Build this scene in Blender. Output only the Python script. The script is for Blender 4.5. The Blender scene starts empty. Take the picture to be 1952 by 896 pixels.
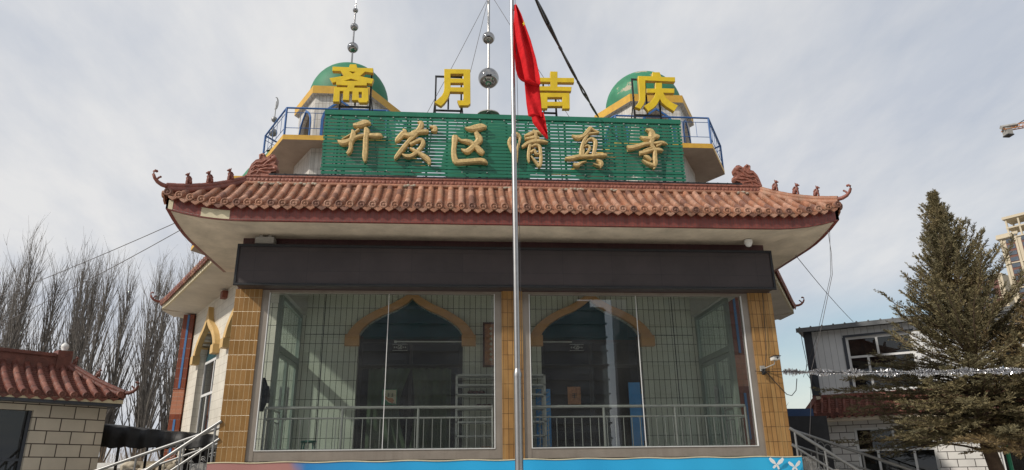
import bpy, math, random
from mathutils import Vector, Matrix
random.seed(7)
S = bpy.context.scene
C = S.collection
R = math.radians
# ------------------------------------------------------------------ camera
cam = bpy.data.cameras.new('camera')
cam.sensor_width = 36.0
cam.lens = 24.486
cam.clip_start = 0.05
cam.clip_end = 3000
camo = bpy.data.objects.new('camera', cam)
C.objects.link(camo)
rx = Vector((0.99665195, -0.08075761, -0.01277108))
uy = Vector((-0.01437671, -0.32686411, 0.94496199))
fw = Vector((0.08048728, 0.9416146, 0.32693078))
camo.matrix_world = Matrix(((rx.x, uy.x, -fw.x, -1.096), (rx.y, uy.y, -fw.y, -13.049), (rx.z, uy.z, -fw.z, 1.604), (0, 0, 0, 1)))
S.camera = camo
S.render.resolution_x = 1024
S.render.resolution_y = 470
# ------------------------------------------------------------------ sun
SUN = Vector((-0.77, -0.40, 0.67)).normalized()      # towards the sun
sl = bpy.data.lights.new('sun', 'SUN')
sl.energy = 3.4
sl.angle = R(1.8)
sl.color = (1.0, 0.93, 0.83)
so = bpy.data.objects.new('sun', sl)
C.objects.link(so)
so.rotation_euler = SUN.to_track_quat('Z', 'Y').to_euler()
# ------------------------------------------------------------------ sky
W = bpy.data.worlds.new('World')
S.world = W
W.use_nodes = True
nt = W.node_tree
for n in list(nt.nodes):
    nt.nodes.remove(n)
def wn(t, **k):
    n = nt.nodes.new(t)
    for a, b in k.items():
        setattr(n, a, b)
    return n
sky = wn('ShaderNodeTexSky', sky_type='NISHITA')
sky.sun_disc = False
sky.sun_elevation = math.asin(SUN.z)
sky.sun_rotation = math.atan2(SUN.x, SUN.y)
sky.dust_density = 0.4
sky.air_density = 1.3
tc = wn('ShaderNodeTexCoord')
sep = wn('ShaderNodeSeparateXYZ')
nt.links.new(tc.outputs['Generated'], sep.inputs[0])
def wm(op, a, b=None, clamp=False):
    n = wn('ShaderNodeMath', operation=op)
    n.use_clamp = clamp
    for i, v in enumerate((a, b)):
        if v is None:
            continue
        if isinstance(v, (int, float)):
            n.inputs[i].default_value = v
        else:
            nt.links.new(v, n.inputs[i])
    return n.outputs[0]
zz = wm('ADD', wm('MAXIMUM', sep.outputs[2], 0.0), 0.22)
cx = wm('DIVIDE', sep.outputs[0], zz)
cy = wm('DIVIDE', sep.outputs[1], zz)
comb = wn('ShaderNodeCombineXYZ')
nt.links.new(cx, comb.inputs[0]); nt.links.new(cy, comb.inputs[1])
n1 = wn('ShaderNodeTexNoise'); n1.inputs['Scale'].default_value = 1.1; n1.inputs['Detail'].default_value = 5; n1.inputs['Roughness'].default_value = 0.5
n1.inputs['Distortion'].default_value = 0.5
n2 = wn('ShaderNodeTexNoise'); n2.inputs['Scale'].default_value = 2.0; n2.inputs['Detail'].default_value = 7; n2.inputs['Roughness'].default_value = 0.6
mp = wn('ShaderNodeMapping'); mp.inputs['Scale'].default_value = (1.0, 0.45, 1.0); mp.inputs['Rotation'].default_value = (0, 0, 0.5)
nt.links.new(comb.outputs[0], mp.inputs[0])
nt.links.new(mp.outputs[0], n1.inputs['Vector']); nt.links.new(mp.outputs[0], n2.inputs['Vector'])
# how much blue shows: thinner veil low on the right-hand side
thin = wm('MULTIPLY', wm('MULTIPLY', wm('SUBTRACT', 0.235, sep.outputs[2]), 13.0, True), wm('MULTIPLY', wm('SUBTRACT', sep.outputs[0], 0.16), 4.0, True))
m = wm('MULTIPLY', wm('SUBTRACT', n1.outputs['Fac'], 0.30), 4.2, True)
thin = wm('MULTIPLY', thin, wm('MULTIPLY', wm('SUBTRACT', sep.outputs[2], 0.015), 6.0, True))
m = wm('ADD', wm('MULTIPLY', m, 0.36), 0.64)
m = wm('SUBTRACT', m, wm('MULTIPLY', thin, 0.85), True)
cr = wn('ShaderNodeValToRGB')
cr.color_ramp.elements[0].position = 0.36; cr.color_ramp.elements[0].color = (0.545, 0.585, 0.66, 1)
cr.color_ramp.elements[1].position = 0.62; cr.color_ramp.elements[1].color = (0.78, 0.78, 0.785, 1)
nt.links.new(n2.outputs['Fac'], cr.inputs[0])
sc10 = wn('ShaderNodeVectorMath', operation='SCALE'); sc10.inputs['Scale'].default_value = 10.0
nt.links.new(cr.outputs[0], sc10.inputs[0])
mix = wn('ShaderNodeMix', data_type='RGBA')
nt.links.new(m, mix.inputs[0])
nt.links.new(sky.outputs[0], mix.inputs[6]); nt.links.new(sc10.outputs[0], mix.inputs[7])
bg = wn('ShaderNodeBackground'); bg.inputs[1].default_value = 0.1
nt.links.new(mix.outputs[2], bg.inputs[0])
out = wn('ShaderNodeOutputWorld')
nt.links.new(bg.outputs[0], out.inputs[0])
S.view_settings.view_transform = 'Standard'
S.view_settings.look = 'None'
S.view_settings.exposure = 0.0
S.view_settings.gamma = 1.0
S.view_settings.use_curve_mapping = False
S.cycles.max_bounces = 8
S.cycles.transparent_max_bounces = 16

# ------------------------------------------------------------------ materials
def lk(t, a, b): t.links.new(a, b)
def pmat(name, col, rough=0.7, metal=0.0, var=0.25, scale=3.0, bump=0.0, bscale=40.0, streak=0.0, dirt=None, spec=0.5, coat=0.0, uv=False):
    """principled surface; base colour varies with noise (its own wear), optional vertical rain streaks"""
    m = bpy.data.materials.new(name); m.use_nodes = True
    t = m.node_tree; b = t.nodes['Principled BSDF']
    b.inputs['Roughness'].default_value = rough; b.inputs['Metallic'].default_value = metal
    b.inputs['Specular IOR Level'].default_value = spec
    b.inputs['Coat Weight'].default_value = coat
    g = t.nodes.new('ShaderNodeTexCoord')
    src = g.outputs['Object']
    n = t.nodes.new('ShaderNodeTexNoise'); n.inputs['Scale'].default_value = scale; n.inputs['Detail'].default_value = 6; n.inputs['Roughness'].default_value = 0.65
    lk(t, src, n.inputs['Vector'])
    r = t.nodes.new('ShaderNodeValToRGB')
    lo = tuple(c * (1 - var) for c in col); hi = tuple(min(1, c * (1 + var * 0.8)) for c in col)
    r.color_ramp.elements[0].position = 0.3; r.color_ramp.elements[0].color = (*lo, 1)
    r.color_ramp.elements[1].position = 0.7; r.color_ramp.elements[1].color = (*hi, 1)
    lk(t, n.outputs['Fac'], r.inputs[0]); c = r.outputs[0]
    if streak or dirt:
        mp = t.nodes.new('ShaderNodeMapping'); mp.inputs['Scale'].default_value = (9, 9, 0.7)
        lk(t, src, mp.inputs[0])
        n2 = t.nodes.new('ShaderNodeTexNoise'); n2.inputs['Scale'].default_value = 1.0; n2.inputs['Detail'].default_value = 5
        lk(t, mp.outputs[0], n2.inputs['Vector'])
        r2 = t.nodes.new('ShaderNodeValToRGB'); r2.color_ramp.elements[0].position = 0.5; r2.color_ramp.elements[1].position = 0.72
        r2.color_ramp.elements[0].color = (0, 0, 0, 1); r2.color_ramp.elements[1].color = (streak, streak, streak, 1)
        lk(t, n2.outputs['Fac'], r2.inputs[0])
        mx = t.nodes.new('ShaderNodeMix'); mx.data_type = 'RGBA'
        lk(t, r2.outputs[0], mx.inputs[0]); lk(t, c, mx.inputs[6]); mx.inputs[7].default_value = (*(dirt or (0.08, 0.07, 0.06)), 1)
        c = mx.outputs[2]
    lk(t, c, b.inputs['Base Color'])
    if bump:
        n3 = t.nodes.new('ShaderNodeTexNoise'); n3.inputs['Scale'].default_value = bscale; n3.inputs['Detail'].default_value = 4
        lk(t, src, n3.inputs['Vector'])
        bp = t.nodes.new('ShaderNodeBump'); bp.inputs['Strength'].default_value = bump; bp.inputs['Distance'].default_value = 0.02
        lk(t, n3.outputs['Fac'], bp.inputs['Height']); lk(t, bp.outputs[0], b.inputs['Normal'])
    return m
def tmat(name, c1, c2, mortar, bw, bh, ms=0.006, off=0.0, rough=0.35, var=0.0, streak=0.0, dirt=(0.3, 0.16, 0.05), bump=0.4, zoff=0.0):
    """tile / block cladding laid out on the face UVs, metres"""
    m = bpy.data.materials.new(name); m.use_nodes = True
    t = m.node_tree; b = t.nodes['Principled BSDF']; b.inputs['Roughness'].default_value = rough
    uvn = t.nodes.new('ShaderNodeUVMap')
    mp0 = t.nodes.new('ShaderNodeMapping'); mp0.inputs['Location'].default_value = (0, zoff, 0)
    lk(t, uvn.outputs[0], mp0.inputs[0])
    br = t.nodes.new('ShaderNodeTexBrick'); br.offset = off
    br.inputs['Color1'].default_value = (*c1, 1); br.inputs['Color2'].default_value = (*c2, 1); br.inputs['Mortar'].default_value = (*mortar, 1)
    br.inputs['Scale'].default_value = 1; br.inputs['Brick Width'].default_value = bw; br.inputs['Row Height'].default_value = bh
    br.inputs['Mortar Size'].default_value = ms; br.inputs['Mortar Smooth'].default_value = 0.25; br.inputs['Bias'].default_value = 0
    lk(t, mp0.outputs[0], br.inputs['Vector'])
    c = br.outputs['Color']
    g = t.nodes.new('ShaderNodeTexCoord')
    n = t.nodes.new('ShaderNodeTexNoise'); n.inputs['Scale'].default_value = 1.3; n.inputs['Detail'].default_value = 8; n.inputs['Roughness'].default_value = 0.7
    lk(t, g.outputs['Object'], n.inputs['Vector'])
    mr = t.nodes.new('ShaderNodeMapRange'); mr.inputs[1].default_value = 0.3; mr.inputs[2].default_value = 0.7; mr.inputs[3].default_value = 1 - var; mr.inputs[4].default_value = 1 + var * 0.5
    lk(t, n.outputs['Fac'], mr.inputs[0])
    vm = t.nodes.new('ShaderNodeVectorMath'); vm.operation = 'SCALE'
    lk(t, c, vm.inputs[0]); lk(t, mr.outputs[0], vm.inputs['Scale'])
    c = vm.outputs[0]
    if streak:
        mp = t.nodes.new('ShaderNodeMapping'); mp.inputs['Scale'].default_value = (16, 16, 0.9)
        lk(t, g.outputs['Object'], mp.inputs[0])
        n2 = t.nodes.new('ShaderNodeTexNoise'); n2.inputs['Scale'].default_value = 1.0; n2.inputs['Detail'].default_value = 5
        lk(t, mp.outputs[0], n2.inputs['Vector'])
        r2 = t.nodes.new('ShaderNodeValToRGB'); r2.color_ramp.elements[0].position = 0.48; r2.color_ramp.elements[1].position = 0.7
        r2.color_ramp.elements[0].color = (0, 0, 0, 1); r2.color_ramp.elements[1].color = (streak, streak, streak, 1)
        lk(t, n2.outputs['Fac'], r2.inputs[0])
        mx = t.nodes.new('ShaderNodeMix'); mx.data_type = 'RGBA'
        lk(t, r2.outputs[0], mx.inputs[0]); lk(t, c, mx.inputs[6]); mx.inputs[7].default_value = (*dirt, 1)
        c = mx.outputs[2]
    lk(t, c, b.inputs['Base Color'])
    bp = t.nodes.new('ShaderNodeBump'); bp.inputs['Strength'].default_value = bump; bp.inputs['Distance'].default_value = 0.006; bp.invert = True
    lk(t, br.outputs['Fac'], bp.inputs['Height']); lk(t, bp.outputs[0], b.inputs['Normal'])
    return m
def glass(name, tint=(0.78, 0.83, 0.80), f0=0.10, grime_veil=0.03):
    m = bpy.data.materials.new(name); m.use_nodes = True
    t = m.node_tree
    for n in list(t.nodes): t.nodes.remove(n)
    tr = t.nodes.new('ShaderNodeBsdfTransparent'); tr.inputs[0].default_value = (*tint, 1)
    gl = t.nodes.new('ShaderNodeBsdfGlossy'); gl.inputs['Roughness'].default_value = 0.0; gl.inputs[0].default_value = (0.92, 0.96, 1, 1)
    df = t.nodes.new('ShaderNodeBsdfDiffuse'); df.inputs[0].default_value = (0.35, 0.35, 0.33, 1)
    fr = t.nodes.new('ShaderNodeLayerWeight'); fr.inputs['Blend'].default_value = 0.5
    ge = t.nodes.new('ShaderNodeNewGeometry')
    def M(op, a, b):
        n = t.nodes.new('ShaderNodeMath'); n.operation = op
        for i, v in enumerate((a, b)):
            if isinstance(v, (int, float)): n.inputs[i].default_value = v
            else: lk(t, v, n.inputs[i])
        return n.outputs[0]
    # Schlick: f0 + (1-f0)*facing^5 , outer face only
    sch = M('ADD', M('MULTIPLY', M('POWER', fr.outputs['Facing'], 5.0), 1 - f0), f0)
    sch = M('MULTIPLY', sch, M('SUBTRACT', 1.0, ge.outputs['Backfacing']))
    tcn = t.nodes.new('ShaderNodeTexCoord'); nz = t.nodes.new('ShaderNodeTexNoise'); nz.inputs['Scale'].default_value = 1.7; nz.inputs['Detail'].default_value = 7
    lk(t, tcn.outputs['Object'], nz.inputs['Vector'])
    gf = M('MULTIPLY', M('MULTIPLY', nz.outputs['Fac'], 2 * grime_veil), M('SUBTRACT', 1.0, ge.outputs['Backfacing']))  # diffuse grime, also raised to lay a soft pale haze over the interior
    bp = t.nodes.new('ShaderNodeBump'); bp.inputs['Strength'].default_value = 0.02; bp.inputs['Distance'].default_value = 0.02
    nb = t.nodes.new('ShaderNodeTexNoise'); nb.inputs['Scale'].default_value = 1.1
    lk(t, tcn.outputs['Object'], nb.inputs['Vector']); lk(t, nb.outputs['Fac'], bp.inputs['Height']); lk(t, bp.outputs[0], gl.inputs['Normal'])
    m1 = t.nodes.new('ShaderNodeMixShader'); lk(t, gf, m1.inputs[0]); lk(t, tr.outputs[0], m1.inputs[1]); lk(t, df.outputs[0], m1.inputs[2])
    m2 = t.nodes.new('ShaderNodeMixShader'); lk(t, sch, m2.inputs[0]); lk(t, m1.outputs[0], m2.inputs[1]); lk(t, gl.outputs[0], m2.inputs[2])
    o = t.nodes.new('ShaderNodeOutputMaterial'); lk(t, m2.outputs[0], o.inputs[0])
    return m

M = {}
M['terracotta'] = pmat('terracotta', (0.33, 0.148, 0.086), 0.6, var=0.45, scale=4, bump=0.4, bscale=60, streak=0.6, dirt=(0.38, 0.25, 0.17))
M['terracotta_dark'] = pmat('terracotta_dark', (0.22, 0.072, 0.05), 0.5, var=0.35, scale=8, bump=0.25, bscale=45)
M['ridge_relief'] = pmat('ridge_relief', (0.29, 0.11, 0.075), 0.5, var=0.4, scale=14, bump=0.5, bscale=22)
M['red_tile'] = tmat('red_tile', (0.19, 0.045, 0.035), (0.24, 0.06, 0.045), (0.13, 0.06, 0.05), 0.06, 0.24, 0.004, var=0.3, bump=0.3)
M['red_roof'] = pmat('red_roof', (0.155, 0.052, 0.036), 0.5, var=0.4, scale=6, bump=0.4)
M['soffit'] = pmat('soffit', (0.70, 0.60, 0.47), 0.9, var=0.24, scale=1.6, streak=0.0, bump=0.2, bscale=20)
M['soffit_hall'] = pmat('soffit_hall', (0.60, 0.55, 0.47), 0.9, var=0.14, scale=1.5, bump=0.2)
M['cream_paint'] = pmat('cream_paint', (0.62, 0.55, 0.38), 0.75, var=0.15, scale=5)
M['ochre_tile'] = tmat('ochre_tile', (0.25, 0.135, 0.046), (0.33, 0.185, 0.070), (0.46, 0.34, 0.19), 0.088, 0.268, 0.0042, rough=0.22, var=0.25, streak=0.25, dirt=(0.34, 0.21, 0.09))
M['ochre_tile_streaked'] = tmat('ochre_tile_streaked', (0.29, 0.155, 0.055), (0.40, 0.225, 0.085), (0.10, 0.055, 0.025), 0.088, 0.268, 0.005, rough=0.22, var=0.30, streak=0.5, dirt=(0.44, 0.29, 0.12), bump=0.7)
M['white_tile'] = tmat('white_tile', (0.66, 0.62, 0.53), (0.70, 0.655, 0.56), (0.40, 0.35, 0.28), 0.30, 0.22, 0.005, rough=0.5, var=0.2, streak=0.22, dirt=(0.34, 0.29, 0.22), bump=0.3)
M['porch_tile'] = tmat('porch_tile', (0.71, 0.72, 0.63), (0.79, 0.80, 0.70), (0.06, 0.06, 0.055), 0.125, 0.40, 0.006, rough=0.3, var=0.10, bump=0.5)
M['tower_tile'] = tmat('tower_tile', (0.60, 0.58, 0.53), (0.68, 0.65, 0.60), (0.30, 0.27, 0.24), 0.10, 0.5, 0.005, rough=0.5, var=0.28, streak=0.45, dirt=(0.30, 0.26, 0.22))
M['block_tile'] = tmat('block_tile', (0.47, 0.425, 0.345), (0.53, 0.48, 0.39), (0.06, 0.045, 0.035), 0.47, 0.262, 0.012, off=0.5, rough=0.65, var=0.15, bump=0.8)
M['block_white'] = tmat('block_white', (0.62, 0.605, 0.58), (0.68, 0.66, 0.63), (0.07, 0.06, 0.055), 0.42, 0.21, 0.011, off=0.5, rough=0.6, var=0.12, bump=0.8)
M['column_red'] = tmat('column_red', (0.20, 0.05, 0.025), (0.25, 0.065, 0.03), (0.12, 0.06, 0.04), 0.12, 0.3, 0.005, var=0.2)
M['column_pink'] = tmat('column_pink', (0.42, 0.17, 0.10), (0.46, 0.20, 0.12), (0.30, 0.16, 0.1), 0.3, 0.12, 0.005, var=0.2)
M['stripe_blue'] = pmat('stripe_blue', (0.07, 0.19, 0.42), 0.4, var=0.15)
M['yellow_trim'] = pmat('yellow_trim', (0.62, 0.36, 0.045), 0.55, var=0.16, scale=3, streak=0.25, dirt=(0.45, 0.22, 0.06))
M['arch_trim'] = pmat('arch_trim', (0.60, 0.40, 0.16), 0.6, var=0.15)
M['arch_orange'] = pmat('arch_orange', (0.74, 0.40, 0.17), 0.6, var=0.15)
M['blue_paint'] = pmat('blue_paint', (0.03, 0.12, 0.34), 0.4, var=0.2)
M['slab_under'] = pmat('slab_under', (0.35, 0.28, 0.22), 0.9, var=0.18, scale=1.5, bump=0.2)
M['green_dome'] = None
M['green_slat'] = pmat('green_slat', (0.014, 0.165, 0.098), 0.35, var=0.22, scale=2.0)
M['brush_gold'] = pmat('brush_gold', (0.58, 0.42, 0.185), 0.6, var=0.3, scale=16, bump=0.4, bscale=30)
M['char_yellow'] = pmat('char_yellow', (0.72, 0.51, 0.012), 0.45, var=0.14, scale=4, streak=0.25, dirt=(0.50, 0.33, 0.03))
M['char_side'] = pmat('char_side', (0.50, 0.31, 0.02), 0.45, var=0.2, scale=5)
M['steel_dark'] = pmat('steel_dark', (0.035, 0.035, 0.038), 0.5, metal=0.4, var=0.3)
M['steel'] = pmat('steel', (0.42, 0.41, 0.40), 0.36, metal=1.0, var=0.10, scale=10)
M['steel_ball'] = pmat('steel_ball', (0.36, 0.35, 0.34), 0.06, metal=1.0, var=0.05)
M['rail_steel'] = pmat('rail_steel', (0.27, 0.27, 0.265), 0.42, metal=0.7, var=0.12)
M['lintel_tile'] = tmat('lintel_tile', (0.075, 0.030, 0.034), (0.09, 0.036, 0.04), (0.05, 0.025, 0.028), 0.06, 0.24, 0.004, var=0.25, bump=0.3)
M['rail_inner'] = pmat('rail_inner', (0.45, 0.45, 0.44), 0.35, metal=0.5, var=0.1)  # rail steel with its colour lightened to offset the dim porch interior
M['terracotta_pale'] = pmat('terracotta_pale', (0.40, 0.215, 0.145), 0.65, var=0.35, scale=7, bump=0.4, bscale=60)
M['terracotta_sooty'] = pmat('terracotta_sooty', (0.20, 0.092, 0.062), 0.65, var=0.4, scale=7, bump=0.4, bscale=60)
M['red_roof_pale'] = pmat('red_roof_pale', (0.215, 0.085, 0.06), 0.55, var=0.4, scale=7, bump=0.4)
M['red_roof_dark'] = pmat('red_roof_dark', (0.11, 0.038, 0.028), 0.55, var=0.4, scale=7, bump=0.4)
TC = [M['terracotta'], M['terracotta_pale'], M['terracotta_sooty']]
RC = [M['red_roof'], M['red_roof_pale'], M['red_roof_dark']]
M['led_face'] = tmat('led_face', (0.044, 0.034, 0.034), (0.050, 0.038, 0.038), (0.028, 0.023, 0.024), 0.96, 0.375, 0.005, rough=0.5, var=0.3, bump=0.1)
M['led_frame'] = pmat('led_frame', (0.018, 0.019, 0.022), 0.4, var=0.2)
M['alu'] = pmat('alu', (0.30, 0.26, 0.22), 0.4, metal=0.35, var=0.12, streak=0.3, dirt=(0.2, 0.16, 0.13))
M['alu_green'] = pmat('alu_green', (0.36, 0.42, 0.38), 0.4, metal=0.3, var=0.1)
M['alu_white'] = pmat('alu_white', (0.68, 0.68, 0.67), 0.4, var=0.08)
M['glass'] = glass('glass', (0.88, 0.90, 0.88), f0=0.14, grime_veil=0.05)
M['glass_side'] = glass('glass_side', (0.80, 0.86, 0.84), f0=0.05)
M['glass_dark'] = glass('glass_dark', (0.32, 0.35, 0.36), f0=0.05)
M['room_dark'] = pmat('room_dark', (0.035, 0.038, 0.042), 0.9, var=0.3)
M['room_wall'] = pmat('room_wall', (0.25, 0.25, 0.24), 0.9, var=0.2)
M['teal_glass'] = pmat('teal_glass', (0.018, 0.075, 0.095), 0.1, var=0.2)
M['ceiling_white'] = pmat('ceiling_white', (0.62, 0.61, 0.58), 0.9, var=0.08)
M['floor_tile'] = pmat('floor_tile', (0.30, 0.29, 0.26), 0.35, var=0.1)
M['concrete'] = pmat('concrete', (0.32, 0.31, 0.29), 0.9, var=0.2, scale=1.0, bump=0.3)
M['sheet_grey'] = tmat('sheet_grey', (0.66, 0.67, 0.68), (0.69, 0.70, 0.71), (0.30, 0.31, 0.32), 0.19, 6.0, 0.006, rough=0.45, var=0.08, bump=0.8)
M['sheet_dark'] = pmat('sheet_dark', (0.045, 0.052, 0.066), 0.45, var=0.15)
M['roof_grey'] = pmat('roof_grey', (0.14, 0.145, 0.15), 0.45, var=0.15)
M['black_tarp'] = pmat('black_tarp', (0.006, 0.006, 0.007), 0.6, var=0.3, bump=0.5, bscale=6)
M['bark'] = pmat('bark', (0.17, 0.152, 0.135), 0.9, var=0.3, scale=9)
M['bark_brown'] = pmat('bark_brown', (0.12, 0.08, 0.055), 0.9, var=0.35, scale=9)
M['twig'] = pmat('twig', (0.20, 0.17, 0.14), 0.9, var=0.3, scale=4)
M['shrub_twig'] = pmat('shrub_twig', (0.26, 0.18, 0.11), 0.9, var=0.4, scale=3)
M['cable'] = pmat('cable', (0.012, 0.012, 0.013), 0.5, var=0.1)
M['cable_grey'] = pmat('cable_grey', (0.12, 0.11, 0.11), 0.6, var=0.1)
M['flag_red'] = pmat('flag_red', (0.60, 0.013, 0.018), 0.85, var=0.22, scale=5, bump=1.0, bscale=9, spec=0.2)
M['star_yellow'] = pmat('star_yellow', (0.80, 0.60, 0.03), 0.7, var=0.1)
M['tinsel'] = pmat('tinsel', (0.62, 0.62, 0.64), 0.25, metal=1.0, var=0.1)
M['curtain'] = pmat('curtain', (0.055, 0.08, 0.045), 0.9, var=0.25, scale=1.5)
M['wood_red'] = pmat('wood_red', (0.10, 0.03, 0.02), 0.4, var=0.3)
M['bright_blue'] = pmat('bright_blue', (0.08, 0.38, 0.90), 0.5, var=0.15)
M['blue_sheet'] = pmat('blue_sheet', (0.015, 0.05, 0.14), 0.45, var=0.2)
M['white_paint'] = pmat('white_paint', (0.74, 0.74, 0.72), 0.5, var=0.08)
M['black_cloth'] = pmat('black_cloth', (0.012, 0.012, 0.014), 0.9, var=0.2)
M['green_paint'] = pmat('green_paint', (0.02, 0.30, 0.16), 0.4, var=0.15)
M['stool_green'] = pmat('stool_green', (0.01, 0.13, 0.10), 0.4, var=0.15)
M['poster_orange'] = pmat('poster_orange', (0.52, 0.22, 0.09), 0.6, var=0.5, scale=14)
M['poster_cream'] = pmat('poster_cream', (0.60, 0.55, 0.40), 0.6, var=0.15)
M['poster_green'] = pmat('poster_green', (0.05, 0.22, 0.12), 0.6, var=0.2)
M['rubble'] = pmat('rubble', (0.42, 0.37, 0.29), 0.95, var=0.45, scale=5, bump=0.8, bscale=8)
M['crane_orange'] = pmat('crane_orange', (0.50, 0.20, 0.06), 0.5, var=0.2)
M['cream_render'] = pmat('cream_render', (0.55, 0.48, 0.36), 0.85, var=0.08, scale=0.1)
M['brown_panel'] = pmat('brown_panel', (0.15, 0.065, 0.05), 0.7, var=0.15, scale=0.2)
M['tower_glass'] = pmat('tower_glass', (0.09, 0.11, 0.14), 0.08, var=0.3, scale=0.3)
M['navy_render'] = pmat('navy_render', (0.075, 0.085, 0.11), 0.85, var=0.12, scale=0.2)  # bluish tint puts the sky reflection of the doors into the wall colour
# peeling green dome paint
def domemat(name, peel):
    m = bpy.data.materials.new(name); m.use_nodes = True
    t = m.node_tree; b = t.nodes['Principled BSDF']; b.inputs['Roughness'].default_value = 0.62
    g = t.nodes.new('ShaderNodeTexCoord')
    n = t.nodes.new('ShaderNodeTexNoise'); n.inputs['Scale'].default_value = 1.7; n.inputs['Detail'].default_value = 7; n.inputs['Roughness'].default_value = 0.62
    lk(t, g.outputs['Object'], n.inputs['Vector'])
    r = t.nodes.new('ShaderNodeValToRGB')
    r.color_ramp.elements[0].color = (0.012, 0.13, 0.06, 1); r.color_ramp.elements[1].color = (0.03, 0.22, 0.11, 1)
    r.color_ramp.elements[0].position = 0.35; r.color_ramp.elements[1].position = peel - 0.03
    e = r.color_ramp.elements.new(peel); e.color = (0.38, 0.34, 0.24, 1)
    lk(t, n.outputs['Fac'], r.inputs[0]); lk(t, r.outputs[0], b.inputs['Base Color'])
    return m
M['green_dome'] = domemat('green_dome', 0.80)
M['green_dome_worn'] = domemat('green_dome_worn', 0.635)

def leafmat(name, cols):
    m = bpy.data.materials.new(name); m.use_nodes = True
    t = m.node_tree; b = t.nodes['Principled BSDF']; b.inputs['Roughness'].default_value = 0.75
    b.inputs['Specular IOR Level'].default_value = 0.2
    g = t.nodes.new('ShaderNodeTexCoord')
    n = t.nodes.new('ShaderNodeTexNoise'); n.inputs['Scale'].default_value = 1.6; n.inputs['Detail'].default_value = 8; n.inputs['Roughness'].default_value = 0.8
    lk(t, g.outputs['Object'], n.inputs['Vector'])
    r = t.nodes.new('ShaderNodeValToRGB')
    r.color_ramp.elements[0].position = 0.3; r.color_ramp.elements[0].color = (*cols[0], 1)
    r.color_ramp.elements[1].position = 0.72; r.color_ramp.elements[1].color = (*cols[2], 1)
    e = r.color_ramp.elements.new(0.5); e.color = (*cols[1], 1)
    lk(t, n.outputs['Fac'], r.inputs[0]); lk(t, r.outputs[0], b.inputs['Base Color'])
    return m
M['juniper_brown'] = leafmat('juniper_brown', ((0.11, 0.085, 0.048), (0.21, 0.155, 0.078), (0.34, 0.24, 0.12)))
M['juniper'] = leafmat('juniper', ((0.078, 0.076, 0.048), (0.175, 0.150, 0.082), (0.33, 0.255, 0.13)))

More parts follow.
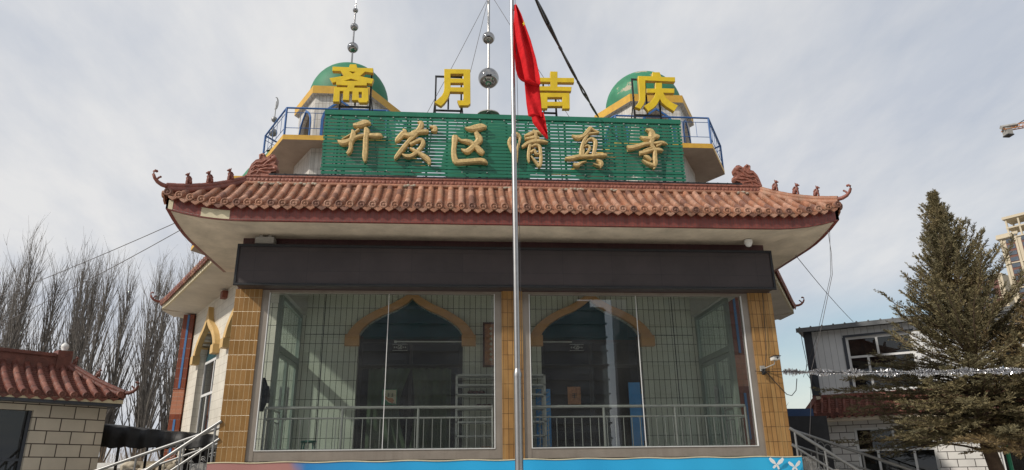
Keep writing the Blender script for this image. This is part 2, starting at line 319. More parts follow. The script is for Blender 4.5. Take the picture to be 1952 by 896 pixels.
# ------------------------------------------------------------------ mesh builder
class MB:
    def __init__(s, frame=None):
        s.v = []; s.f = []; s.uv = []; s.sm = []; s.mi = []
        s.F = frame or Matrix.Identity(4)
    def face(s, pts, smooth=False, mi=0, uv=None):
        i = len(s.v)
        P = [Vector(p) for p in pts]
        if uv is None:
            n = Vector((0, 0, 0))
            for k in range(len(P)):
                a, b = P[k], P[(k + 1) % len(P)]
                n += Vector(((a.y - b.y) * (a.z + b.z), (a.z - b.z) * (a.x + b.x), (a.x - b.x) * (a.y + b.y)))
            ax = [abs(n.x), abs(n.y), abs(n.z)]; k = ax.index(max(ax))
            uv = [(p.y, p.z) if k == 0 else (p.x, p.z) if k == 1 else (p.x, p.y) for p in P]
        s.v += [s.F @ p for p in P]
        s.f.append(tuple(range(i, i + len(P)))); s.uv.append(uv); s.sm.append(smooth); s.mi.append(mi)
    def box(s, x0, x1, y0, y1, z0, z1, mi=0, T=None):
        c = [(x0, y0, z0), (x1, y0, z0), (x1, y1, z0), (x0, y1, z0), (x0, y0, z1), (x1, y0, z1), (x1, y1, z1), (x0, y1, z1)]
        if T: c = [T @ Vector(p) for p in c]
        for q in ((0, 3, 2, 1), (4, 5, 6, 7), (0, 1, 5, 4), (1, 2, 6, 5), (2, 3, 7, 6), (3, 0, 4, 7)):
            s.face([c[i] for i in q], mi=mi)
    def grid(s, rows, smooth=True, closed=False, mi=0):
        """rows: list of lists of points, shared vertices"""
        i0 = len(s.v); n = len(rows[0])
        for r in rows:
            s.v += [s.F @ Vector(p) for p in r]
        for a in range(len(rows) - 1):
            for b in range(n if closed else n - 1):
                c = (b + 1) % n
                q = (i0 + a * n + b, i0 + a * n + c, i0 + (a + 1) * n + c, i0 + (a + 1) * n + b)
                s.f.append(q); s.sm.append(smooth); s.mi.append(mi)
                s.uv.append([(0, 0), (1, 0), (1, 1), (0, 1)])
    def tube(s, pts, r, n=8, caps=True, smooth=True, mi=0):
        P = [Vector(p) for p in pts]
        if not isinstance(r, (list, tuple)): r = [r] * len(P)
        rows = []; ref = None
        for k, p in enumerate(P):
            d = (P[min(k + 1, len(P) - 1)] - P[max(k - 1, 0)])
            if d.length < 1e-9: d = Vector((0, 0, 1))
            d.normalize()
            if ref is None:
                ref = Vector((0, 0, 1)) if abs(d.z) < 0.9 else Vector((1, 0, 0))
            a = d.cross(ref)
            if a.length < 1e-6: a = d.cross(Vector((0.3, 1, 0.2)))
            a.normalize(); b = d.cross(a); ref = (a.cross(d) if False else ref)
            rows.append([p + (a * math.cos(2 * math.pi * j / n) + b * math.sin(2 * math.pi * j / n)) * r[k] for j in range(n)])
        s.grid(rows, smooth, True, mi)
        if caps:
            s.face(rows[0], mi=mi); s.face(rows[-1][::-1], mi=mi)
    def lathe(s, c, prof, n=24, mi=0, ax=None):
        """prof: list of (r,z); revolve round vertical through c"""
        rows = [[(c[0] + r * math.cos(2 * math.pi * j / n), c[1] + r * math.sin(2 * math.pi * j / n), c[2] + z) for j in range(n)] for r, z in prof]
        s.grid(rows, True, True, mi)
    def ball(s, c, r, n=20, m=12, sx=1, sy=1, sz=1, mi=0):
        rows = []
        for k in range(m + 1):
            a = math.pi * k / m
            rows.append([(c[0] + sx * r * math.sin(a) * math.cos(2 * math.pi * j / n), c[1] + sy * r * math.sin(a) * math.sin(2 * math.pi * j / n), c[2] - sz * r * math.cos(a)) for j in range(n)])
        s.grid(rows, True, True, mi)
    def prism(s, poly, y0, y1, mi=0, side=None):
        """poly in (x,z), extruded along y"""
        s.face([(x, y0, z) for x, z in poly], mi=mi); s.face([(x, y1, z) for x, z in poly][::-1], mi=mi)
        for k in range(len(poly)):
            a, b = poly[k], poly[(k + 1) % len(poly)]
            s.face([(a[0], y0, a[1]), (a[0], y1, a[1]), (b[0], y1, b[1]), (b[0], y0, b[1])], mi=mi if side is None else side)
    def hprism(s, poly, z0, z1, mi=0, side=None):
        """poly in (x,y), extruded along z"""
        s.face([(x, y, z0) for x, y in poly][::-1], mi=mi); s.face([(x, y, z1) for x, y in poly], mi=mi)
        u = 0
        for k in range(len(poly)):
            a, b = poly[k], poly[(k + 1) % len(poly)]
            L = math.hypot(b[0] - a[0], b[1] - a[1])
            s.face([(a[0], a[1], z0), (b[0], b[1], z0), (b[0], b[1], z1), (a[0], a[1], z1)], mi=mi if side is None else side,
                   uv=[(u, z0), (u + L, z0), (u + L, z1), (u, z1)])
            u += L
WL = {}
def wl(o): return WL.get(o.name, Vector((0, 0, 0))) if o else Vector((0, 0, 0))
def part(name, mb, mat, parent=None, kind=None, label=None):
    xs = [v.x for v in mb.v]; ys = [v.y for v in mb.v]; zs = [v.z for v in mb.v]
    c = Vector(((min(xs) + max(xs)) / 2, (min(ys) + max(ys)) / 2, min(zs)))
    me = bpy.data.meshes.new(name)
    me.from_pydata([tuple(v - c) for v in mb.v], [], mb.f)
    uvl = me.uv_layers.new(name='UVMap')
    flat = []
    for u in mb.uv:
        for a in u: flat += [a[0], a[1]]
    uvl.data.foreach_set('uv', flat)
    me.polygons.foreach_set('use_smooth', mb.sm)
    me.polygons.foreach_set('material_index', mb.mi)
    for mm in (mat if isinstance(mat, (list, tuple)) else [mat]):
        me.materials.append(mm)
    me.update()
    o = bpy.data.objects.new(name, me); C.objects.link(o)
    WL[o.name] = c
    if parent: o.parent = parent
    o.location = c - wl(parent)
    if kind: o['kind'] = kind
    if label: o['label'] = label
    return o
def thing(name, label, cat, loc, group=None):
    o = bpy.data.objects.new(name, None); C.objects.link(o)
    o.empty_display_size = 0.3
    o.location = loc; WL[o.name] = Vector(loc)
    return tag(o, label, cat, group)
def tag(o, label, cat, group=None):
    o['label'] = label; o['category'] = cat
    if group: o['group'] = group
    return o
def copy_tree(o, parent=None, delta=Vector((0, 0, 0))):
    c = o.copy(); C.objects.link(c); c.parent = parent
    WL[c.name] = wl(o) + delta
    for ch in [x for x in bpy.data.objects if x.parent == o]:
        copy_tree(ch, c, delta)
    return c
def frame(o, ang):
    """local x to the viewer's right along a wall, y inward, z up; ang = world heading of x in radians"""
    return Matrix.Translation(Vector((o[0], o[1], o[2] if len(o) > 2 else 0))) @ Matrix.Rotation(ang, 4, 'Z')
# ------------------------------------------------------------------ shared builders for architecture
def ramp(d, n): return max(0.0, 1 - d / n) ** 2
def tile_roof(F, x0, x1, z0, D, H, cl=0, cr=0, pitch=0.2, r=0.058, liftL=0, liftR=0, ll=1.3, drip=True):
    mb = MB(F)
    def xr(s): return x0 + cl * s * D, x1 - cr * s * D
    def zf(x, s):
        a, b = xr(s)
        return z0 + H * (0.62 * s + 0.38 * s * s) + (liftL * ramp(x - a, ll) + liftR * ramp(b - x, ll)) * (1 - s)
    n = max(1, round((x1 - x0) / pitch)); p = (x1 - x0) / n
    for i in range(n):
        x = x0 + (i + 0.5) * p
        sm = 1.0
        if cl: sm = min(sm, (x - x0) / (cl * D))
        if cr: sm = min(sm, (x1 - x) / (cr * D))
        k = max(1, math.ceil(sm * math.hypot(D, H) / 0.30))
        jx = random.uniform(-0.006, 0.006)
        for j in range(k):
            s0 = j / k * sm; s1 = (j + 1) / k * sm
            rows = []
            for s, rr in ((s0, r * 0.99), (s0 + 0.02 * (s1 - s0), r * 1.05), (s0 + 0.12 * (s1 - s0), r * 1.03), (s0 + 0.14 * (s1 - s0), r * 0.985), (s1, r * 0.96)):
                s_ = min(s, sm)
                zb_ = zf(x, s_) + 0.028
                rows.append([(x + jx + rr, s_ * D, zb_ - 0.05)] + [(x + jx + rr * math.cos(math.pi * q / 7), s_ * D, zb_ + rr * math.sin(math.pi * q / 7) * 1.1) for q in range(8)] + [(x + jx - rr, s_ * D, zb_ - 0.05)])
            mb.grid(rows, mi=random.choice((0, 0, 0, 0, 1, 1, 2)))
        # round end tile with a raised boss
        zc = zf(x, 0) + 0.032
        rows = []
        for rr, yy in ((r * 1.16, 0.02), (r * 1.18, -0.03), (r * 0.86, -0.035), (r * 0.80, -0.022), (r * 0.42, -0.022), (r * 0.3, -0.036), (0.001, -0.038)):
            rows.append([(x + jx + rr * math.cos(2 * math.pi * q / 12), yy, zc + rr * math.sin(2 * math.pi * q / 12)) for q in range(12)])
        mb.grid(rows, True, True, mi=random.choice((0, 0, 1, 2)))
    if drip:
        for i in range(n + 1):
            x = x0 + i * p
            if i in (0, n): continue
            z = zf(x, 0) - 0.005; w = (p / 2 - 0.012)
            pl = [(x - w, z), (x - w * 0.82, z - 0.045), (x - w * 0.35, z - 0.072), (x, z - 0.092), (x + w * 0.35, z - 0.072), (x + w * 0.82, z - 0.045), (x + w, z), (x, z - 0.022)]
            jz = random.uniform(-0.006, 0.004); mb.prism([(a, c + jz) for a, c in pl], -0.022, 0.012, mi=random.choice((0, 0, 1, 2)))
    # pan tiles: overlapping courses
    k = max(2, math.ceil(math.hypot(D, H) / 0.085))
    for j in range(k):
        s0, s1 = j / k, (j + 1) / k
        a0, b0 = xr(s0); a1, b1 = xr(s1)
        nn = max(2, int((b0 - a0) / 0.4))
        top = [[], []]
        for q in range(nn + 1):
            xa = a0 + (b0 - a0) * q / nn; xb = a1 + (b1 - a1) * q / nn
            top[0].append((xa, s0 * D - 0.004, zf(xa, s0) + 0.014)); top[1].append((xb, s1 * D, zf(xb, s1) - 0.014))
        mb.grid(top, False)
        mb.grid([[(q[0], q[1], q[2] - 0.030) for q in top[0]], top[0]], False)
    return mb
def eave_band(F, x0, x1, y, zb, zt, th=0.05, liftL=0, liftR=0, ll=1.3):
    mb = MB(F); n = max(4, int((x1 - x0) / 0.3)); R4 = [[], [], [], []]; us = []
    for q in range(n + 1):
        x = x0 + (x1 - x0) * q / n; l = liftL * ramp(x - x0, ll) + liftR * ramp(x1 - x, ll)
        for k, (yy, z) in enumerate(((y, zb), (y, zt), (y + th, zt), (y + th, zb))): R4[k].append((x, yy, z + l))
    for q in range(n):
        for a, b in ((0, 1), (1, 2), (2, 3), (3, 0)):
            P = [R4[a][q], R4[a][q + 1], R4[b][q + 1], R4[b][q]]
            za, zb_ = (zb, zt) if a == 0 else (zt, zt)
            mb.face(P, uv=[(P[0][0], zb if a == 0 else zt), (P[1][0], zb if a == 0 else zt), (P[2][0], zt), (P[3][0], zt)])
    for q in (0, n): mb.face([R4[k][q] for k in range(4)])
    return mb
def soffit_sheet(F, x0, x1, y0, y1, z0, z1, cl=0, cr=0, liftL=0, liftR=0, ll=1.3):
    mb = MB(F); rows = []; n = max(6, int((x1 - x0) / 0.3)); m = 6
    for j in range(m + 1):
        t = j / m; a = x0 + cl * t * (y1 - y0); b = x1 - cr * t * (y1 - y0)
        rows.append([(a + (b - a) * q / n, y0 + (y1 - y0) * t, z0 + (z1 - z0) * t + (liftL * ramp((b - a) * q / n, ll) + liftR * ramp((b - a) * (1 - q / n), ll)) * (1 - t)) for q in range(n + 1)])
    mb.grid(rows)
    mb.grid([[(p[0], p[1], p[2] + 0.05) for p in r] for r in rows])
    return mb
def hip_ridge(mb, A, B, r=0.06, sag=0.06):
    A = Vector(A); B = Vector(B); P = []; n = 10
    for k in range(n + 1):
        t = k / n; p = A.lerp(B, t); p.z -= sag * 4 * t * (1 - t); P.append(p)
    for k in range(n):
        a, b = P[k], P[k + 1].lerp(P[k], -0.02)
        mb.tube([a, b], [r, r * 0.93], 10)
    mb.tube([p - Vector((0, 0, r * 1.4)) for p in P], r * 1.25, 8)
    return P
def curl(mb, base, d, r=0.05, s=1.0):
    """upturned tip that ends a hip ridge; d = outward unit direction in plan"""
    d = Vector((d[0], d[1], 0)).normalized()
    pr = ((-0.25, 0.01), (0, 0), (0.13, 0.005), (0.24, 0.045), (0.32, 0.12), (0.365, 0.21), (0.365, 0.28), (0.33, 0.325), (0.285, 0.315))
    rr = (1, 1, 0.95, 0.85, 0.72, 0.62, 0.55, 0.5, 0.35)
    mb.tube([Vector(base) + d * a * s + Vector((0, 0, b * s)) for a, b in pr], [r * q * s for q in rr], 10)
    mb.ball(Vector(base) + d * 0.30 * s + Vector((0, 0, 0.312 * s)), 0.035 * s, 10, 8)
    mb.tube([Vector(base) + d * a * s + Vector((0, 0, b * s)) for a, b in ((0.27, 0.1), (0.23, 0.16), (0.20, 0.19))], [0.022 * s, 0.026 * s, 0.02 * s], 8)
    mb.ball(Vector(base) + d * 0.19 * s + Vector((0, 0, 0.195 * s)), 0.028 * s, 10, 8)
def beast(mb, base, d, s=1.0, lean=0.0):
    d = Vector((d[0], d[1], 0)).normalized(); q = Vector((-d.y, d.x, 0)); B = Vector(base)
    def P(a, z, w=0): return B + d * (a * s) + Vector((0, 0, z * s)) + q * (w * s)
    mb.tube([P(-0.17, 0.0), P(-0.10, 0.04), P(-0.07, 0.07)], [0.012 * s, 0.022 * s, 0.03 * s], 8)
    mb.tube([P(-0.09, 0.05), P(-0.055, 0.09), P(-0.01, 0.13), P(0.02, 0.175), P(0.015, 0.215), P(0.02, 0.25)],
            [0.03 * s, 0.058 * s, 0.056 * s, 0.05 * s, 0.033 * s, 0.03 * s], 10)
    mb.ball(P(0.03, 0.262), 0.043 * s, 12, 8)
    mb.tube([P(0.04, 0.255), P(0.09, 0.235)], [0.03 * s, 0.018 * s], 8)
    for w in (-1, 1):
        mb.tube([P(0.01, 0.285, 0.022 * w), P(0.0, 0.325, 0.03 * w)], [0.016 * s, 0.006 * s], 6)
        mb.tube([P(0.02, 0.15, 0.025 * w), P(0.035, 0.08, 0.03 * w), P(0.035, 0.0, 0.03 * w)], [0.024 * s, 0.017 * s, 0.018 * s], 8)
        mb.ball(P(-0.05, 0.055, 0.035 * w), 0.042 * s, 10, 8)
    mb.tube([P(-0.06, 0.1), P(-0.075, 0.17), P(-0.04, 0.22), P(-0.015, 0.235)], [0.02 * s, 0.026 * s, 0.022 * s, 0.01 * s], 8)
OG = ((0, 1), (0.04, 0.935), (0.08, 0.885), (0.16, 0.805), (0.33, 0.67), (0.53, 0.555), (0.66, 0.46), (0.78, 0.355), (0.88, 0.24), (0.95, 0.12), (1, 0))
def ogee(t):
    t = min(1, abs(t))
    for (a, b), (c, d) in zip(OG, OG[1:]):
        if a <= t <= c: return b + (d - b) * (t - a) / (c - a)
    return 0
def round_arch(t):
    t = min(1, abs(t)); return 0.74 * math.sqrt(max(0, 1 - t ** 2.2)) + 0.26 * (1 - t) ** 2.2
def wall_panel(mb, Wd, z0, z1, ops, th, n=32, x0=0.0, yo=0.0, fn=None):
    fn = fn or ogee
    xs = [x0]
    for xc, a, zb, zs, za in sorted(ops):
        xs += [xc - a + 2 * a * k / n for k in range(n + 1)]
    xs.append(x0 + Wd)
    def face(a, b, zlo0, zlo1, zhi):
        for y in (yo, yo + th):
            mb.face([(a, y, zlo0), (b, y, zlo1), (b, y, zhi), (a, y, zhi)] if y == yo else [(b, y, zlo1), (a, y, zlo0), (a, y, zhi), (b, y, zhi)])
    for k in range(len(xs) - 1):
        a, b = xs[k], xs[k + 1]
        if b - a < 1e-6: continue
        mid = (a + b) / 2; op = None
        for o in ops:
            if o[0] - o[1] < mid < o[0] + o[1]: op = o
        if not op: face(a, b, z0, z0, z1); continue
        xc, w, zb, zs, za = op
        ta = zs + (za - zs) * fn((a - xc) / w); tb = zs + (za - zs) * fn((b - xc) / w)
        face(a, b, ta, tb, z1)
        mb.face([(a, yo, ta), (b, yo, tb), (b, yo + th, tb), (a, yo + th, ta)])
        if zb > z0 + 1e-4:
            face(a, b, z0, z0, zb)
            mb.face([(a, yo, zb), (b, yo, zb), (b, yo + th, zb), (a, yo + th, zb)])
    for xc, w, zb, zs, za in ops:
        for x in (xc - w, xc + w):
            mb.face([(x, yo, zb), (x, yo + th, zb), (x, yo + th, zs), (x, yo, zs)])
    mb.face([(x0, yo, z1), (x0 + Wd, yo, z1), (x0 + Wd, yo + th, z1), (x0, yo + th, z1)])
    for x in (x0, x0 + Wd): mb.face([(x, yo, z0), (x, yo + th, z0), (x, yo + th, z1), (x, yo, z1)])
def arch_band(mb, xc, a, zs, za, w, pr, n=40, caps=True, down=0.0, y0=0.0, spike=0.0, rev=0.02, fn=None):
    fn = fn or ogee
    rows = []
    for k in range(n + 1):
        u = -1 + 2 * k / n
        zi = zs + (za - zs) * fn(u); zo = zs + (za + w * 0.8 - zs) * fn(u) + spike * max(0, 1 - abs(u) / 0.22) ** 1.6
        xi = xc + a * u; xo = xc + (a + w) * u
        rows.append([(xi, y0 + rev, zi), (xi, y0 - pr, zi), (xo, y0 - pr, zo), (xo, y0 + 0.02, zo)])
    mb.grid(rows, False)
    for sgn in (-1, 1):
        x = xc + sgn * (a + w / 2)
        if down: mb.box(x - w / 2, x + w / 2, y0 - pr, y0 + 0.02, zs - down, zs)
        if caps: mb.box(x - w * 0.62, x + w * 0.62, y0 - pr - 0.04, y0 + 0.02, zs - w * 0.95, zs)
def window_unit(parent, F, x0, x1, z0, z1, y, cols, rows_, fw=0.06, fm=None, gm=None, name='window', arch=None):
    """frame with bars at given x (cols) and z (rows_) positions, glass pane behind as a sub-part"""
    fr = MB(F)
    fr.box(x0, x0 + fw, y, y + 0.07, z0, z1); fr.box(x1 - fw, x1, y, y + 0.07, z0, z1)
    fr.box(x0 + fw, x1 - fw, y, y + 0.07, z0, z0 + fw); fr.box(x0 + fw, x1 - fw, y, y + 0.07, z1 - fw, z1)
    for x, a, b in cols: fr.box(x - fw / 2, x + fw / 2, y + 0.003, y + 0.067, a, b)
    for z, a, b in rows_: fr.box(a, b, y - 0.004, y + 0.074, z - fw / 2, z + fw / 2)
    f = part(name, fr, fm or M['alu_white'], parent)
    g = MB(F); g.box(x0 + 0.01, x1 - 0.01, y + 0.03, y + 0.04, z0 + 0.01, z1 - 0.01)
    part('pane', g, gm or M['glass_dark'], f)
    return f
# ------------------------------------------------------------------ ground
g = MB(); g.box(-1500, 1500, -1500, 1500, -0.6, -0.004)
M['earth'] = pmat('earth', (0.16, 0.14, 0.115), 0.95, var=0.3, scale=0.05, bump=0.3, bscale=2)
M['paving'] = tmat('paving', (0.44, 0.42, 0.38), (0.48, 0.46, 0.42), (0.12, 0.11, 0.10), 0.6, 0.6, 0.012, rough=0.8, var=0.2)
part('ground', g, M['earth'], kind='structure')
g = MB(); g.box(-30, 30, -40, 18, 0.0, 0.0005); part('courtyard_paving', g, M['paving'], kind='structure')

# ================================================================== MOSQUE
mosque = thing('mosque', 'two storey tiled mosque with upturned terracotta eaves, glazed porch and green domes', 'mosque', (0, 3, 0))
ZF = 1.9
# platform
b = MB(); b.box(-5.2, 5.2, 0.03, 2.6, 0.0, ZF - 0.02); b.box(-5.25, 5.25, -0.04, 0.03, 1.86, ZF - 0.018)
part('platform', b, M['concrete'], mosque)
b = MB(); b.box(-5.15, 5.15, 0.25, 2.45, ZF - 0.02, ZF + 0.0); part('porch_floor', b, M['floor_tile'], mosque)
# pillars of the porch
for xa, xb in ((-5.19, -4.70), (-0.20, 0.20), (4.70, 5.19)):
    b = MB(); b.box(xa, xb, 0.0, 0.30, ZF - 0.015, 4.985); part('pillar', b, M['ochre_tile'] if xa < -1 else M['ochre_tile_streaked'], mosque)
# glazing of the front: frame and panes
for xa, xb, seam in ((-4.70, -0.20, -2.35), (0.20, 4.70, 2.45)):
    f = MB()
    f.box(xa, xa + 0.13, 0.03, 0.15, ZF, 4.98); f.box(xb - 0.13, xb, 0.03, 0.15, ZF, 4.98)
    f.box(xa + 0.13, xb - 0.13, 0.035, 0.145, ZF, ZF + 0.17); f.box(xa + 0.13, xb - 0.13, 0.035, 0.145, 4.93, 4.98)
    fo = part('front_window', f, M['alu'], mosque)
    e = MB()
    e.box(xa + 0.13, xa + 0.145, 0.02, 0.06, ZF + 0.17, 4.93); e.box(xb - 0.145, xb - 0.13, 0.02, 0.06, ZF + 0.17, 4.93); e.box(xa + 0.145, xb - 0.145, 0.02, 0.06, ZF + 0.17, ZF + 0.182)
    part('glazing_bead', e, M['alu_white'], fo)
    for p, q in ((xa + 0.12, seam - 0.004), (seam + 0.004, xb - 0.12)):
        gl = MB(); gl.box(p, q, 0.08, 0.09, ZF + 0.16, 4.94); part('pane', gl, M['glass'], fo)
    e = MB(); e.box(seam - 0.006, seam + 0.006, 0.072, 0.098, ZF + 0.17, 4.93); part('glass_seam', e, M['alu_white'], fo)
# beam above the glazing, dark red tile, and side beams
b = MB(); b.box(-5.16, 5.16, 0.0, 0.30, 4.985, 6.03)
part('lintel', b, M['lintel_tile'], mosque)
b = MB(); b.box(-5.14, 5.14, 0.31, 2.44, 5.56, 5.62); 
for s in (-1, 1): b.box(min(s * 4.62, s * 4.36), max(s * 4.62, s * 4.36), 0.30, 2.42, 5.02, 5.56)
part('porch_ceiling', b, M['ceiling_white'], mosque)
for s in (-1, 1):
    b = MB(); b.box(min(s * 5.14, s * 4.62), max(s * 5.14, s * 4.62), 0.30, 2.44, 5.30, 6.0); part('side_beam', b, M['ceiling_white'], mosque)
# side walls of the porch: aluminium glazed screens with double doors
for s in (-1, 1):
    x = s * 4.48
    def bx(mb, ya, yb, za, zb, d=0.06, o=0.0): mb.box(x - d / 2 + o, x + d / 2 + o, ya, yb, za, zb)
    f = MB()
    bx(f, 0.55, 0.66, ZF, 5.02, 0.08); bx(f, 2.34, 2.44, ZF, 5.02, 0.08); bx(f, 0.66, 2.34, 3.93, 4.05, 0.077); bx(f, 0.66, 2.34, 4.94, 5.02, 0.077)
    fo = part('side_screen', f, M['alu_green'], mosque)
    gl = MB(); bx(gl, 0.62, 2.38, 4.0, 4.98, 0.01); part('pane', gl, M['glass_side'], fo)
    for ya, yb in ((0.67, 1.49), (1.51, 2.33)):
        d = MB(); bx(d, ya, ya + 0.07, ZF + 0.01, 3.92, 0.05); bx(d, yb - 0.07, yb, ZF + 0.01, 3.92, 0.05); bx(d, ya + 0.07, yb - 0.07, ZF + 0.01, ZF + 0.11, 0.047); bx(d, ya + 0.07, yb - 0.07, 3.84, 3.92, 0.047)
        do = part('side_door', d, M['alu_green'], mosque)
        gl = MB(); bx(gl, ya + 0.05, yb - 0.05, ZF + 0.08, 3.86, 0.01); part('pane', gl, M['glass_side'], do)
        h = MB(); yy = yb - 0.04 if yb < 2 else ya + 0.04
        for o in (-0.07, 0.07):
            h.tube([(x + o, yy, 2.7), (x + o, yy, 3.35)], 0.014, 8)
        for z in (2.78, 3.27): h.tube([(x - 0.07, yy, z), (x + 0.07, yy, z)], 0.01, 6)
        part('door_handle', h, M['steel'], do)
# front wall of the hall = back wall of the porch
b = MB(); wall_panel(b, 10.5, ZF, 7.2, [(-2.05, 1.15, ZF, 4.58, 5.44), (2.0, 1.15, ZF, 4.58, 5.44)], 0.28, x0=-5.25, yo=2.45)
pw = part('porch_wall', b, M['porch_tile'], mosque)
for xa, xb, za, zb in ((-3.98, -3.963, ZF, 5.55), (3.92, 3.937, ZF, 5.55), (-4.36, -3.45, 4.60, 4.613), (-0.62, 0.62, 4.60, 4.613), (3.42, 4.36, 4.60, 4.613)):
    b = MB(); b.box(xa, xb, 2.444, 2.449, za, zb); part('joint', b, M['led_frame'], pw)
for xc in (-2.05, 2.0):
    b = MB(); arch_band(b, xc, 1.15, 4.58, 5.42, 0.25, 0.10, down=0.0, y0=2.45)
    part('arch_moulding', b, M['arch_orange'], mosque)
    # entrance infill: dark glazed screen with transom and two leaves
    f = MB(); y = 2.62
    f.box(xc - 1.15, xc - 1.07, y, y + 0.06, ZF, 4.6); f.box(xc + 1.07, xc + 1.15, y, y + 0.06, ZF, 4.6)
    f.box(xc - 1.07, xc + 1.07, y, y + 0.06, 4.45, 4.53)
    f.box(xc - 1.07, xc + 1.07, y + 0.003, y + 0.057, 3.9, 3.98); f.box(xc - 0.035, xc + 0.035, y + 0.006, y + 0.054, ZF, 4.45)
    fo = part('entrance_frame', f, M['steel_dark'], mosque)
    n = 24; gm = MB(); pts = [(xc - 1.15, 4.46)] + [(xc - 1.15 + 2.3 * k / n, 4.58 + 0.86 * ogee(-1 + 2 * k / n)) for k in range(n + 1)] + [(xc + 1.15, 4.46)]
    gm.prism(pts, y + 0.02, y + 0.03); part('fanlight', gm, M['teal_glass'], fo)
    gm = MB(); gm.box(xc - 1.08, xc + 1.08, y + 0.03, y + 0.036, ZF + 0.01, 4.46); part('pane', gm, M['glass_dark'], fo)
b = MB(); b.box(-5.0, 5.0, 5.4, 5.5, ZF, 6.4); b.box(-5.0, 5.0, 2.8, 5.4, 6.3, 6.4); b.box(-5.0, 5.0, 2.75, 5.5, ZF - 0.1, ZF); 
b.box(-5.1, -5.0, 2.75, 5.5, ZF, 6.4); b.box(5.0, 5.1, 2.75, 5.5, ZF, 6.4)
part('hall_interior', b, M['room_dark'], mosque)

# ---- porch roof
pr = MB(); pr.box(-5.3, 5.3, -0.02, 2.5, 7.02, 7.10)
for s in (-1,): pass
roofslab = part('porch_roof', pr, M['concrete'], mosque)
EX, EY = 6.31, -1.13
LF = 0.20
def add_roof(F, x0, x1, cl, cr, lL, lR):
    part('roof_tiles', tile_roof(F, x0, x1, 6.255, 1.10, 0.86, cl, cr, liftL=lL, liftR=lR), TC, roofslab)
add_roof(frame((0, EY), 0), -EX, EX, 1, 1, LF, LF)
add_roof(frame((-EX, EY), R(-90)), -3.3, 0, 0, 1, 0, LF)
add_roof(frame((EX, EY), R(90)), 0, 3.3, 1, 0, LF, 0)
b = eave_band(Matrix.Identity(4), -6.24, 6.24, -1.06, 5.97, 6.23, 0.06, LF, LF)
part('fascia', b, M['red_tile'], roofslab)
for s in (-1, 1):
    F = frame((s * 6.24, -1.06), R(90 * s))
    b = eave_band(F, 0.0 if s > 0 else -3.4, 3.4 if s > 0 else 0.0, 0, 5.97, 6.23, 0.06, LF if s > 0 else 0, LF if s < 0 else 0)
    part('fascia', b, M['red_tile'], roofslab)
    b = soffit_sheet(F, 0.0 if s > 0 else -3.4, 3.4 if s > 0 else 0.0, 0, 1.1, 5.975, 5.99, 1 if s > 0 else 0, 1 if s < 0 else 0, LF if s > 0 else 0, LF if s < 0 else 0)
    part('soffit', b, M['soffit'], roofslab)
    # weathered cream patch where the fascia tiles have fallen
b = soffit_sheet(Matrix.Identity(4), -6.24, 6.24, -1.06, 0.02, 5.975, 5.99, 1, 1, LF, LF)
part('soffit', b, M['soffit'], roofslab)
for xa, xb in ((-5.62, -5.12), (-6.20, -6.12)):
    b = MB(); n = 4
    la = lambda x: LF * ramp(x + 6.24, 1.3)
    for k in range(n):
        u0 = xa + (xb - xa) * k / n; u1 = xa + (xb - xa) * (k + 1) / n
        b.face([(u0, -1.064, 5.985 + la(u0)), (u1, -1.064, 5.985 + la(u1)), (u1, -1.064, 6.15 + la(u1)), (u0, -1.064, 6.15 + la(u0))])
    part('bare_patch', b, M['cream_paint'], roofslab)
# main ridge band with relief blocks, dark cap
b = MB()
n = 46
for k in range(n):
    xa = -5.24 + 10.48 * k / n; xb = xa + 10.48 / n
    b.box(xa + 0.004, xb - 0.004, -0.075, 0.05, 7.135, 7.255)
    for q in range(3):
        cx = xa + (xb - xa) * (q + 0.5) / 3
        b.ball((cx, -0.075, 7.19), 0.030, 8, 6, sx=1.2, sy=0.28)
b.box(-5.25, 5.25, -0.06, 0.05, 7.10, 7.135); b.box(-5.25, 5.25, -0.09, 0.06, 7.256, 7.285)
part('ridge_band', b, M['ridge_relief'], roofslab)
b = MB(); b.tube([(-5.22, -0.085, 7.105), (5.22, -0.085, 7.105)], 0.04, 10); part('ridge_roll', b, M['terracotta'], roofslab)
random.seed(21)
for x in (-4.95, -4.72, -4.25, -4.05, -2.1, -0.2, 1.05, 1.3, 2.0, 4.75):
    b = MB()
    for q in range(4): b.ball((x + q * 0.055 + random.uniform(-.02, .02), -0.095, 7.10 + random.uniform(-.012, .012)), 0.042, 9, 6, sx=1.3, sy=0.9, sz=random.uniform(.6, .9))
    part('mortar_patch', b, M['rubble'], roofslab)
b = MB(); b.box(-4.80, 4.86, -0.07, 0.5, 7.287, 7.33)
for k in range(46): b.tube([(-4.7 + k * 0.21, -0.085, 7.31), (-4.7 + k * 0.21, 0.3, 7.32)], 0.022, 6)
part('ridge_cap', b, M['led_frame'], roofslab)
# hip ridges, tips and small beasts
for s in (-1, 1):
    b = MB(); P = hip_ridge(b, (s * 5.24, -0.02, 7.24), (s * 6.26, -1.09, 6.60), 0.055, 0.075)
    part('hip_ridge', b, M['terracotta_dark'] if s < 0 else M['terracotta'], roofslab)
    b = MB(); curl(b, (s * 6.26, -1.09, 6.585), (s, -1), 0.056, 0.72); part('ridge_tip', b, M['terracotta_dark'], roofslab)
    for t, sc in ((0.23, 0.76), (0.50, 0.78), (0.76, 0.70)):
        A = Vector((s * 5.24, -0.02, 7.24)).lerp(Vector((s * 6.26, -1.09, 6.60)), t); A.z += -0.075 * 4 * t * (1 - t) + 0.045
        b = MB(); beast(b, A, (s, -1), sc); part('ridge_beast', b, M['terracotta_dark'], roofslab)
